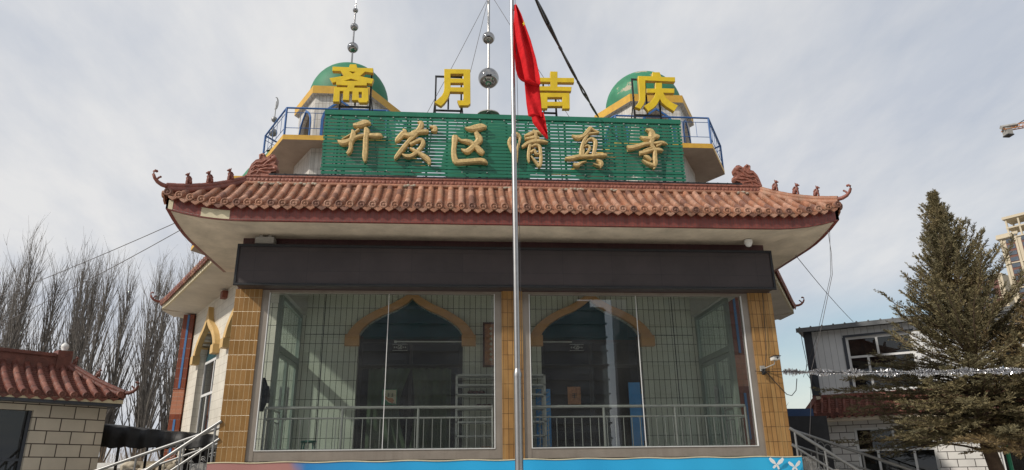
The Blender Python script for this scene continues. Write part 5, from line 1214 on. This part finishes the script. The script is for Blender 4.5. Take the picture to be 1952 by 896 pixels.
b = MB(F); b.box(0.32, 8.9, 1.2, 1.3, 0.1, 5.8); b.box(0.32, 8.9, 0.2, 1.2, 3.1, 3.2); b.box(0.32, 8.9, 0.2, 1.2, 5.78, 5.85); b.box(0.32, 0.36, 0.2, 1.2, 0.1, 5.8); part('inner_wall', b, M['room_dark'], rb)
b = MB(F); b.tube([(-0.03, -0.1, 5.88), (-0.02, -0.1, 5.5), (0.02, -0.12, 4.9), (-0.05, -0.1, 4.6), (0.15, -0.1, 4.2), (0.28, -0.1, 3.8)], 0.010, 5); part('loose_cable', b, M['cable'], rb)
F2 = F @ Matrix.Translation((0, -0.48, 0))
part('skirt_roof_tiles', tile_roof(F2, -0.25, 9.2, 3.22, 0.50, 0.60, 0.7, 0, pitch=0.21, r=0.05, liftL=0.04, ll=0.8), RC, rb)
b = MB(F); b.box(-0.1, 9.2, -0.42, 0.0, 3.06, 3.16); b.box(0.05, 0.28, -0.06, -0.001, 3.75, 3.85); part('skirt_soffit', b, M['soffit'], rb)
b = MB(F); hip_ridge(b, (0.1, -0.03, 3.85), (-0.27, -0.50, 3.30), 0.045, 0.02); curl(b, (-0.27, -0.50, 3.28), (-0.6, -0.8), 0.05, 0.5); part('hip_ridge', b, M['red_roof'], rb)
b = MB(F); b.box(0.02, 9.2, -0.05, 0.04, 3.80, 3.88); part('flashing', b, M['terracotta_dark'], rb)
lw = [(1.05, 3.12, 0.9, 2.85), (4.62, 6.6, 0.0, 2.75)]
b = wall_rect(F, 0.0, 9.0, 0, 3.08, lw, 0.0); b.face([(0, 0, 0), (0, 5, 0), (0, 5, 3.08), (0, 0, 3.08)])
part('lower_wall', b, M['block_white'], rb)
b = MB(F); b.tube([(4.42, -0.06, 0), (4.42, -0.06, 3.05)], 0.04, 10); part('downpipe', b, M['white_paint'], rb)
x0, x1, z0, z1 = lw[0]
w = window_unit(rb, F, x0, x1, z0, z1, 0.06, [((x0 + x1) / 2, 2.2, z1 - 0.065), (x0 + 0.55, z0 + 0.065, 2.2), (x0 + 1.5, z0 + 0.065, 2.2)], [(2.2, x0 + 0.065, x1 - 0.065)], 0.065, M['alu_white'], M['glass_dark'])
b = MB(F); b.box(x0, x1, 0.5, 0.52, z0, 2.0); b.box(x0 + 1.2, x0 + 2.0, 0.9, 0.95, 2.1, 2.7); part('curtain', b, M['curtain'], w)
for k, (xa, xb) in enumerate(((1.74, 2.05), (2.27, 2.62))):
    b = MB(F); b.box(xa, xb, 0.155, 0.16, 2.24, 2.48); s_ = part('window_sheet', b, M['bright_blue'], w)
    b = MB(F); b.box(xa, xb, 0.152, 0.163, 2.481, 2.58); 
    if k == 0: b.box(xa + 0.14, xa + 0.165, 0.150, 0.1545, 2.24, 2.48)
    part('sheet_head', b, M['poster_cream'], s_)
x0, x1, z0, z1 = lw[1]
window_unit(rb, F, x0, x1, z0, z1, 0.06, [((x0 + x1) / 2, z0, z1)], [(2.1, x0, x1)], 0.065, M['alu_white'], M['glass_dark'], 'door')
# blue lean-to between mosque and annex
sh = thing('lean_to', 'small lean-to with dark blue sheet roof between the mosque and the annex', 'shed', (9.0, 6.5, 0))
b = MB(); b.box(7.2, 8.75, 5.9, 8.6, 3.17, 3.22)
for k in range(8): b.box(7.2 + k * 0.2, 7.26 + k * 0.2, 5.9, 8.6, 3.221, 3.25)
b.box(7.2, 8.75, 5.86, 5.898, 3.05, 3.25); part('roof', b, M['blue_sheet'], sh)
for x in (7.3, 8.0, 8.65):
    for y in (6.0, 8.4): b = MB(); b.box(x - 0.03, x + 0.03, y - 0.03, y + 0.03, 0, 3.17); part('post', b, M['steel_dark'], sh)
b = MB(); b.box(7.2, 8.75, 8.5, 8.6, 0, 3.1); b.box(7.25, 8.7, 6.1, 8.4, 0.0, 1.9); b.box(6.9, 8.75, 5.2, 5.25, 0, 3.0); b.box(7.0, 8.6, 4.9, 5.19, 0, 2.2); part('goods_and_backdrop', b, M['steel_dark'], sh)  # goods plus a dark backdrop sheet added to hide the bright wall behind
# green frame at right edge
t = thing('green_frame', 'green painted steel frame under the conifer at the right edge', 'frame', (10.7, 1.0, 0))
b = MB(); b.tube([(10.20, 1.0, 2.26), (12.6, 1.0, 2.20)], 0.045, 8); part('top_bar', b, M['green_paint'], t)
for x in (10.22, 12.5): b = MB(); b.tube([(x, 1.0, 0), (x, 1.0, 2.24)], 0.04, 8); part('leg', b, M['green_paint'], t)
b = MB(); b.ball((10.2, 1.0, 2.31), 0.05, 10, 8); part('cap', b, M['alu_white'], t)

# ================================================================== behind, on the left
t = thing('tarpaulin_shelter', 'black tarpaulin shelter between the low building and the mosque', 'shelter', (-8.3, 4.8, 0))
b = MB(); rows = []
for j, (y, dz) in enumerate(((4.55, -0.50), (4.57, -0.30), (4.60, -0.02), (4.9, 0.0), (5.6, 0.02), (6.4, 0.03))):
    rows.append([(-9.4 + 2.9 * k / 40, y + 0.04 * math.sin(k * 1.1), 2.90 - 0.30 * (k / 40) ** 0.8 + dz * (1 - 0.45 * k / 40) + 0.018 * math.sin(k * 0.8) + 0.012 * math.sin(k * 2.1)) for k in range(41)])
b.grid(rows); b.grid([[(p[0], p[1] + 0.02, p[2] - 0.02) for p in r] for r in rows]); part('tarpaulin', b, M['black_tarp'], t)
for x in (-8.9, -7.9, -6.9):
    b = MB(); b.tube([(x, 4.7, 0), (x, 4.7, 2.45)], 0.035, 8); b.tube([(x, 6.3, 0), (x, 6.3, 2.6)], 0.035, 8); part('post', b, M['steel_dark'], t)
b = MB(); b.tube([(-9.3, 4.68, 2.42), (-6.5, 4.68, 2.34)], 0.025, 6); b.tube([(-9.3, 6.3, 2.62), (-6.5, 6.3, 2.55)], 0.025, 6); part('rail', b, M['steel_dark'], t)
b = MB(); b.box(-7.6, -6.4, 5.2, 5.3, 0, 2.3); tag(part('dark_partition', b, M['black_cloth']), 'black cloth partition under the tarpaulin shelter beside the mosque wall', 'partition')
b = MB()
random.seed(3)
for k in range(120):
    x = random.uniform(-9.6, -8.1); z = random.uniform(0.1, 2.05); b.ball((x, 7.1 + random.uniform(-.1, .1), z), random.uniform(0.12, 0.22), 7, 5, sx=1.3, sz=0.8)
b.box(-9.7, -7.7, 7.12, 7.4, 0, 2.1)
tag(part('rubble_wall', b, M['rubble']), 'rough pale rubble wall behind the tarpaulin shelter', 'wall')
b = MB(); b.box(-16, -9.0, 8.5, 8.75, 0, 1.95); b.box(-16, -9.0, 8.44, 8.81, 1.95, 2.1); tag(part('yard_wall', b, M['white_paint']), 'low white yard wall behind the left building', 'wall')

# ================================================================== trees
def branch(mb, p, d, L, r, n=5, bend=0.25, up=0.1, sides=4):
    P = [p]; d = d.normalized(); rr = [r]
    for k in range(n):
        d = (d + Vector((random.uniform(-bend, bend), random.uniform(-bend, bend), random.uniform(-bend, bend) * 0.5 + up)) * 0.5).normalized()
        p = p + d * (L / n); P.append(p); rr.append(max(0.0035, r * (1 - (k + 1) / n * 0.85)))
    mb.tube(P, rr, sides, caps=False)
    return P
def poplar(name, loc, H, seed, spread=1.0):
    random.seed(seed)
    t = thing(name, '', 'tree', loc)
    b = MB(); X, Y, Z0 = loc; P = []
    nb = 12
    for k in range(nb + 1):
        P.append(Vector((X + 0.10 * math.sin(k * 0.9 + seed), Y + 0.1 * math.cos(k * 0.7), Z0 + H * 0.97 * k / nb)))
    rr = [0.13 * (1 - k / nb) ** 0.8 + 0.015 for k in range(nb + 1)]
    b.tube(P, rr, 7); part('trunk', b, M['bark'], t)
    b = MB(); tw = b
    nbr = 84
    for k in range(nbr):
        h = 0.10 + 0.86 * (k / nbr); z = h * nb; i = min(nb - 1, int(z)); p = P[i].lerp(P[i + 1], z - i)
        a = k * 2.4 + random.uniform(-.5, .5); L = H * (0.40 * (1 - h) ** 0.6 + 0.07) * random.uniform(0.7, 1.25)
        d = Vector((math.cos(a), math.sin(a), 2.8 + 2.0 * random.random()))
        d.x *= spread * 0.95; d.y *= spread * 0.95
        Q = branch(b, p, d, L, 0.048 * (1 - h) + 0.015, 6, 0.30, 0.20)
        for q in range(6):
            u = random.uniform(0.15, 0.98) * 6; i2 = min(5, int(u)); s_ = Q[i2].lerp(Q[i2 + 1], u - i2)
            dd = (Q[i2 + 1] - Q[i2]).normalized() + Vector((random.uniform(-.6, .6), random.uniform(-.6, .6), random.uniform(0.1, .6)))
            branch(tw, s_, dd, random.uniform(0.5, 1.5), 0.010, 3, 0.3, 0.15, 3)
    part('branches', b, M['bark'], t)
    return t
pop = [poplar('poplar_tree', (-27.0, 30, 0), 15.3, 11), poplar('poplar_tree', (-22.3, 30, 0), 14.0, 23, 1.1), poplar('poplar_tree', (-19.2, 31, 0), 13.2, 37, 0.9)]
G = 'bare poplars in a row behind the left building'
for p in pop: p['group'] = G
labs = {0: 'bare poplar with dense dark limbs, tallest of the left-hand poplars', 1: 'bare poplar rising behind the right end of the low red roof', 2: 'bare poplar standing just left of the mosque eave'}
for k, p in enumerate(pop): p['label'] = labs[k]
more = [(0, -31.6, 31, 4.0, 0.96, 'bare poplar cut by the left edge of the picture'), (1, -29.4, 32, 2.1, 1.0, 'second bare poplar from the left edge'), (2, -24.9, 33, 1.0, 1.04, 'slim bare poplar in the gap right of the densest poplar'),
        (0, -20.9, 34, 0.5, 0.97, 'bare poplar between the low roof finial and the tarpaulin shelter'), (1, -18.0, 33, 5.2, 0.93, 'bare poplar partly hidden by the tip of the hall eave'),
        (2, -25.5, 40, 2.0, 1.2, 'farther bare poplar seen through the gaps above the low red roof'), (0, -22.0, 42, 3.3, 1.15, 'farther bare poplar seen behind the middle of the row'), (1, -17.4, 38, 1.3, 1.0, 'farther bare poplar beside the hall corner column'), (2, -33.5, 40, 4.4, 1.18, 'farther bare poplar behind the left edge trees'),
        (1, -30.3, 36, 2.9, 1.05, 'bare poplar filling the gap between the second tree and the tallest one'), (0, -28.5, 39, 5.0, 1.12, 'farther bare poplar behind the tallest left-hand poplar'), (2, -23.8, 31.5, 0.3, 1.05, 'slender bare poplar above the left part of the red ridge end'), (1, -20.2, 38, 3.8, 1.08, 'farther bare poplar above the tip of the low red roof'), (1, -25.8, 31, 5.6, 1.0, 'bare poplar just left of the densest middle poplar'), (2, -17.0, 32, 2.2, 0.95, 'bare poplar showing beneath the hall eave tip')]
for i, x, y, rz, sc, lab in more:
    c = copy_tree(pop[i]); c.location = (x, y, 0); c.rotation_euler = (0, 0, rz); c.scale = (sc, sc, sc); c['label'] = lab
random.seed(5)
b = MB()
for k in range(2600):
    x = random.uniform(-30, -8); y = random.uniform(14, 26); p = Vector((x, y, 0.0)); L = random.uniform(1.6, 3.6) * (1.1 if y > 18 else 0.8)
    branch(b, p, Vector((random.uniform(-.5, .5), random.uniform(-.5, .5), 1)), L, 0.014, 3, 0.5, 0.1, 3)
part('undergrowth', b, M['shrub_twig'], kind='stuff')
# little bare shrub right of the right pillar
t = thing('bare_shrub', 'pale bare shrub showing in the gap right of the right pillar', 'shrub', (11.5, 16, 0))
b = MB(); random.seed(9)
for k in range(40): branch(b, Vector((11.2 + random.uniform(-.4, .4), 16, 0)), Vector((random.uniform(-.5, .5), random.uniform(-.5, .5), 1)), random.uniform(3.2, 5.2), 0.03, 6, 0.4, 0.1, 4)
for k in range(220):
    branch(b, Vector((11.2 + random.uniform(-1.3, 1.3), 16 + random.uniform(-.6, .6), random.uniform(2.2, 4.0))), Vector((random.uniform(-.8, .8), random.uniform(-.5, .5), 1)), random.uniform(.6, 1.1), 0.009, 3, 0.4, 0.1, 3)
part('branches', b, M['twig'], t)

# conifer on the right
def conifer(loc, H, Rm, seed, nb=360, leaf='juniper', low=0.30, lab='tall shaggy brownish green conifer in front of the annex'):
    random.seed(seed)
    t = thing('conifer_tree', lab, 'tree', loc, 'conifers in front of the annex')
    X, Y, Z0 = loc
    b = MB(); n = 14
    P = [Vector((X + 0.05 * math.sin(k), Y + 0.05 * math.cos(k * 1.3), Z0 + H * 0.985 * k / n)) for k in range(n + 1)]
    b.tube(P, [0.16 * (1 - k / n) + 0.012 for k in range(n + 1)], 9); part('trunk', b, M['bark_brown'], t)
    lv = MB(); br = MB()
    def spray(p, d, L):
        # a flat feathery spray: axis and many short narrow scale-leaf shoots
        d = d.normalized(); side = d.cross(Vector((0, 0, 1)))
        if side.length < 0.1: side = Vector((1, 0, 0))
        side.normalize(); nn = d.cross(side).normalized()
        m = int(L / 0.030) + 2
        for j in range(m):
            u = j / m; q = p + d * (L * u) + Vector((0, 0, -0.10 * L * u * u))
            for sg in (-1, 1):
                l = (0.11 * (1 - 0.6 * u)) * random.uniform(0.5, 1.25)
                dd = (d * 0.95 + side * sg * random.uniform(0.3, 0.9) + nn * random.uniform(-.55, .55) + Vector((0, 0, random.uniform(-.15, .35)))).normalized()
                w = side.cross(dd) if random.random() < 0.4 else nn.cross(dd)
                if w.length < 1e-3: w = nn
                w = w.normalized() * random.uniform(0.006, 0.012)
                i = len(lv.v); e = q + dd * l
                lv.v += [q - w * 0.5, q + dd * l * 0.5 - w, e, q + dd * l * 0.5 + w]
                lv.f.append((i, i + 1, i + 2, i + 3)); lv.uv.append([(0, 0), (1, 0), (1, 1), (0, 1)]); lv.sm.append(False); lv.mi.append(0)
    for k in range(nb):
        h = (k + random.random()) / nb; h = low + (1 - low) * h ** 1.08
        z = Z0 + h * H; a = k * 2.399 + random.uniform(-.4, .4)
        Rr = Rm * min(0.54, (1 - h)) ** 0.9 * (0.74 + 0.30 * math.sin(a * 2.0 + h * 11) * math.sin(h * 19 + a)) + 0.07
        Rr *= random.uniform(0.5 if h > 0.5 else 0.62, 1.22)
        if random.random() < 0.13: Rr *= 1.2
        Rr = min(Rr, Rm * min(0.56, 1 - h) ** 0.9 * 1.15 + 0.32)
        el = 0.12 + 1.15 * h * h + 0.25 * random.random()
        d = Vector((math.cos(a), math.sin(a), el)).normalized(); p = Vector((X, Y, z - 0.3 * Rr * el)); Q = [p]; m = 7
        if p.z < Z0 + 0.8: p.z = Z0 + 0.8 + random.random() * 0.4; Q = [p]
        for j in range(m):
            u = j / m
            d = (d + Vector((random.uniform(-.10, .10), random.uniform(-.10, .10), (-0.13 if h < 0.5 else -0.02) + 0.22 * u * (0.4 + h)))).normalized()
            p = p + d * (Rr / m); Q.append(p)
        br.tube(Q, [0.026 * (1 - h) * (1 - j / (m + 1)) + 0.005 for j in range(m + 1)], 4, caps=False)
        ns = int(4 + Rr * (9 if h > 0.5 else 14))
        for s_ in range(ns):
            u = (0.22 + 0.78 * (s_ + random.random()) / ns) * m; i = min(m - 1, int(u)); q = Q[i].lerp(Q[i + 1], u - i)
            ax = (Q[i + 1] - Q[i]).normalized(); sd = ax.cross(Vector((0, 0, 1))).normalized() * (1 if s_ % 2 else -1)
            dd = ax * random.uniform(0.6, 1.2) + sd * random.uniform(0.2, 1.0) + Vector((0, 0, random.uniform(-.35, .65)))
            spray(q, dd, random.uniform(0.18, 0.42) * (1.15 - 0.5 * u / m) * (1.0 if h < 0.7 else 0.62 if h < 0.88 else 0.42))
        spray(Q[-1] - ax * 0.1, ax, 0.25 if h < 0.8 else 0.14)
    for k in range(6): spray(P[-1] - Vector((0, 0, 0.5 - k * 0.08)), Vector((random.uniform(-.3, .3), random.uniform(-.3, .3), 1)), 0.3)
    part('branches', br, M['bark_brown'], t); part('foliage', lv, M[leaf], t)
conifer((9.86, 1.0, 0), 7.62, 4.4, 4, 520)
conifer((10.85, -0.1, 0), 5.35, 3.9, 15, 330, 'juniper_brown', 0.37, 'shorter browner conifer cut off by the right edge')

# ================================================================== far buildings and the crane
def tower_block(name, label, cat, o, ang, Wd, Dp, H, fl, bays, m_wall, m_panel, top=True):
    t = thing(name, label, cat, (o[0], o[1], 0)); F = frame(o, ang)
    b = MB(F); b.box(0, Wd, 0, Dp, 0, H)
    fh = H / fl
    for x in [0] + [q[1] + (Wd * 0.0) for q in bays]: b.box(x, min(Wd, x + Wd * 0.035), -0.6, 0, 0, H)
    for k in range(0, fl, 4): b.box(0, Wd, -0.5, -0.001, H - k * fh - 0.5, H - k * fh)
    part('walls', b, m_wall, t)
    b = MB(F)
    for a, c in bays: b.box(a + Wd * 0.035, c, -0.08, -0.002, 0, H - fh * 0.5)
    b.box(-0.08, -0.002, Dp * 0.3, Dp * 0.7, 0, H - fh); part('panels', b, m_panel, t)
    return t, F, fh
t, F, fh = tower_block('apartment_tower', 'cream and brown apartment tower far behind the conifer at the right edge', 'building', (256.0, 280), R(-58), 26, 14, 104.5, 35,
                       [(1.2, 6.0), (7.4, 18), (19.5, 25)], M['cream_render'], M['brown_panel'])
nwin = 0
for k in range(1, 22):
    for (xa, xb) in ((2.4, 5.6), (8.6, 11.6), (13.2, 17.0)):
        if nwin >= 96: break
        b = MB(F); z = 104.5 - k * fh; b.box(xa, xb, -0.25, -0.09, z + 0.5, z + fh * 0.78); part('window', b, M['tower_glass'], t); nwin += 1
b = MB(F)
b.box(-1.2, 6, -1.2, 12, 104.5, 105.3); b.box(-1.0, 8, -1.0, -0.4, 105.3, 106.6)
for x in (4, 9, 14): b.box(x, x + 0.7, -0.5, 0.2, 104.5, 114); b.box(x, x + 0.7, 9, 9.7, 104.5, 114)
b.box(3.2, 15.5, -1.2, 10.5, 113.2, 114.4); b.box(3.8, 14.8, -0.6, 9.8, 108.6, 109.3); b.box(15.5, 26, -1.2, 12, 104.5, 110.5); b.box(15.2, 26, -1.6, 12.4, 110.5, 111.4)
part('roof_pergola', b, M['cream_render'], t)
b = MB(F); 
for k in range(8): b.box(-1.0, -0.01, 4, 6.5, 104.5 - (k + 1) * fh, 104.5 - (k + 1) * fh + 1.0)
part('balcony', b, M['brown_panel'], t)
t, F, fh = tower_block('apartment_block', 'lower cream apartment block far behind, left of the tall tower', 'building', (262, 320), R(-58), 20, 14, 95, 32, [(1.2, 6.0), (7.4, 18)], M['cream_render'], M['brown_panel'])
for k in range(1, 20):
    for (xa, xb) in ((2.4, 5.6), (9, 15)):
        b = MB(F); z = 95 - k * fh; b.box(xa, xb, -0.25, -0.09, z + 0.5, z + fh * 0.78); part('window', b, M['tower_glass'], t)
# crane
t = thing('tower_crane', 'tower crane whose counterweight end pokes in at the right edge', 'crane', (175, 140, 0))
dv = Vector((0.985, 0.0, 0.0)); A = Vector((141.6, 140, 86.6)); B_ = Vector((175, 140, 93.5)); d = (B_ - A).normalized()
b = MB(); b.tube([A, A.lerp(B_, 0.14)], 0.62, 4, smooth=False); part('walkway', b, M['concrete'], t)
b = MB()
for oy, oz in ((-0.7, -0.5), (0.7, -0.5), (0, 0.7)):
    b.tube([A + d * 0.4 + Vector((0, oy, oz - 0.4)), B_ + Vector((0, oy, oz - 0.4))], 0.16, 5)
for k in range(30):
    p = A.lerp(B_, k / 30); q = A.lerp(B_, (k + 1) / 30)
    b.tube([p + Vector((0, -0.7, -0.9)), q + Vector((0, 0, 0.3))], 0.09, 4); b.tube([q + Vector((0, 0, 0.3)), q + Vector((0, 0.7, -0.9))], 0.09, 4)
part('jib', b, M['crane_orange'], t)
b = MB(); b.box(142.3, 143.9, 139.2, 140.8, 84.5, 86.4); part('counterweight', b, M['concrete'], t)
b = MB(); b.box(142.2, 144.0, 139.1, 140.9, 84.2, 84.49); part('counterweight_base', b, M['steel_dark'], t)
b = MB(); b.tube([A + d * 4, Vector((175, 140, 103))], 0.06, 4); b.tube([A + d * 4.5, Vector((175, 140, 103))], 0.06, 4); part('tie_bar', b, M['steel_dark'], t)
b = MB()
for ox in (-0.9, 0.9):
    for oy in (-0.9, 0.9): b.tube([(175 + ox, 140 + oy, 0), (175 + ox, 140 + oy, 103 if ox < 0 else 95)], 0.18, 4)
for k in range(46):
    z = k * 2.05; b.tube([(174.1, 139.1, z), (175.9, 139.1, z + 2)], 0.1, 4); b.tube([(175.9, 140.9, z), (174.1, 140.9, z + 2)], 0.1, 4)
part('mast', b, M['crane_orange'], t)
# apartment house across the road, behind the viewer: it is what the porch windows mirror
def slab_block(label, x1, x2, y, H, steps):
    t = thing('apartment_house', label, 'building', ((x1 + x2) / 2, y - 7, 0), 'apartment houses across the road behind the viewer'); Wd = x2 - x1
    F = frame((x2, y), R(180)); b = MB(F); b.box(0, Wd, 0, 14, 0, H)
    for xa, xb, h in steps: b.box(xa, xb, 0.5, 13, H, h)
    for k in range(int(H / 3)): b.box(-0.2, Wd + 0.2, -0.9, 0, k * 3 + 2.6, k * 3 + 2.9)
    part('walls', b, M['navy_render'], t)
    nw = 0; n = max(3, int(Wd / 13))
    for k in range(int(H / 3)):
        for x in range(n):
            if nw >= 98: break
            b = MB(F); xx = 3 + x * Wd / n; b.box(xx, xx + 4.6, -0.2, -0.001, k * 3 + 0.9, k * 3 + 2.4); part('window', b, M['tower_glass'], t); nw += 1
slab_block('long dark bluish apartment house mirrored in the left porch window', -75, 31.7, -135, 36.5, [(3, 106, 38.0), (5.9, 106, 40), (7, 106, 46)])
slab_block('dark bluish apartment house mirrored in the right half of the right porch window', 36.6, 85, -135, 62, [])
# ================================================================== wires and garland
def wire(name, pts, r, mat, label, cat='cable', sag=0.0, group=None, n=14):
    b = MB(); P = []
    A, B2 = Vector(pts[0]), Vector(pts[-1])
    if len(pts) == 2:
        for k in range(n + 1): 
            u = k / n; p = A.lerp(B2, u); p.z -= sag * 4 * u * (1 - u); P.append(p)
    else: P = [Vector(p) for p in pts]
    b.tube(P, r, 6); o = part(name, b, mat); tag(o, label, cat, group); return o
wire('overhead_wire', [(-6.2, -0.6, 6.08), (-17.6, 8.5, 5.75)], 0.007, M['cable_grey'], 'upper of two thin wires running left from the porch eave', sag=0.15)
wire('overhead_wire', [(-6.13, -0.55, 5.95), (-17.4, 8.7, 4.75)], 0.007, M['cable_grey'], 'lower of two thin wires running left from the porch eave', sag=0.2)
wire('overhead_wire', [(6.09, 0.5, 5.94), (11.4, 7.6, 6.05)], 0.008, M['cable_grey'], 'thin wire from the right porch eave to the annex roof', sag=0.06)
b = MB()
A, B2 = Vector((-0.75, -8.2, 6.15)), Vector((1.957, 0.25, 8.985)); dr = (B2 - A)
for s_ in (0, 1):
    P = []
    for k in range(61):
        u = k / 60; p = A.lerp(B2, u) - Vector((0, 0, 0.10 * 4 * u * (1 - u))); w = 0.014 * (1 + 0.5 * math.sin(u * 11)); P.append(p + Vector((w * math.sin(u * 15 + s_ * math.pi), 0, w * math.cos(u * 15 + s_ * math.pi))))
    b.tube(P, 0.016, 6)
for k in range(9):
    u = (k + 0.5) / 9; p = A.lerp(B2, u) - Vector((0, 0, 0.10 * 4 * u * (1 - u))); b.tube([p - dr * 0.006, p + dr * 0.006], 0.024, 6)
tag(part('power_cable', b, M['cable']), 'thick twisted pair of black cables coming down to the top of the signboard', 'cable')
wire('hanging_cord', [(6.02, -0.98, 6.0), (5.99, -1.02, 5.5), (5.96, -0.98, 5.1), (5.80, -0.6, 4.2), (5.62, -0.3, 3.4), (5.55, -0.2, 2.7), (5.5, -0.1, 2.2)], 0.005, M['cable_grey'], 'thin grey cord hanging from the right porch eave')
wire('hanging_cord', [(6.06, -0.98, 6.0), (5.93, -0.98, 5.1), (5.72, -0.5, 4.0), (5.50, -0.2, 3.3)], 0.004, M['cable'], 'thin black cord looping from the right porch eave to the garland')
A, B2 = Vector((5.22, -0.03, 3.425)), Vector((8.6, -4.25, 2.92))
t = thing('tinsel_garland', 'silver tinsel garland strung from the right pillar past the conifer', 'garland', A)
b = MB(); P = [A.lerp(B2, k / 40) - Vector((0, 0, 0.05 * 4 * (k / 40) * (1 - k / 40))) for k in range(41)]; b.tube(P, 0.010, 6); part('string', b, M['steel_dark'], t)
b = MB(); random.seed(8)
for k in range(5200):
    u = random.random(); i = min(39, int(u * 40)); p = P[i].lerp(P[i + 1], u * 40 - i)
    d = Vector((random.gauss(0, 1), random.gauss(0, 1), random.gauss(0, 1))).normalized(); l = random.uniform(0.035, 0.085) * (0.75 + 0.3 * math.sin(u * 60)); w = d.cross(Vector((random.random(), random.random(), random.random()))).normalized() * random.uniform(0.003, 0.007)
    b.face([p - w, p + w, p + d * l + w, p + d * l - w])
part('tinsel', b, M['tinsel'], t)
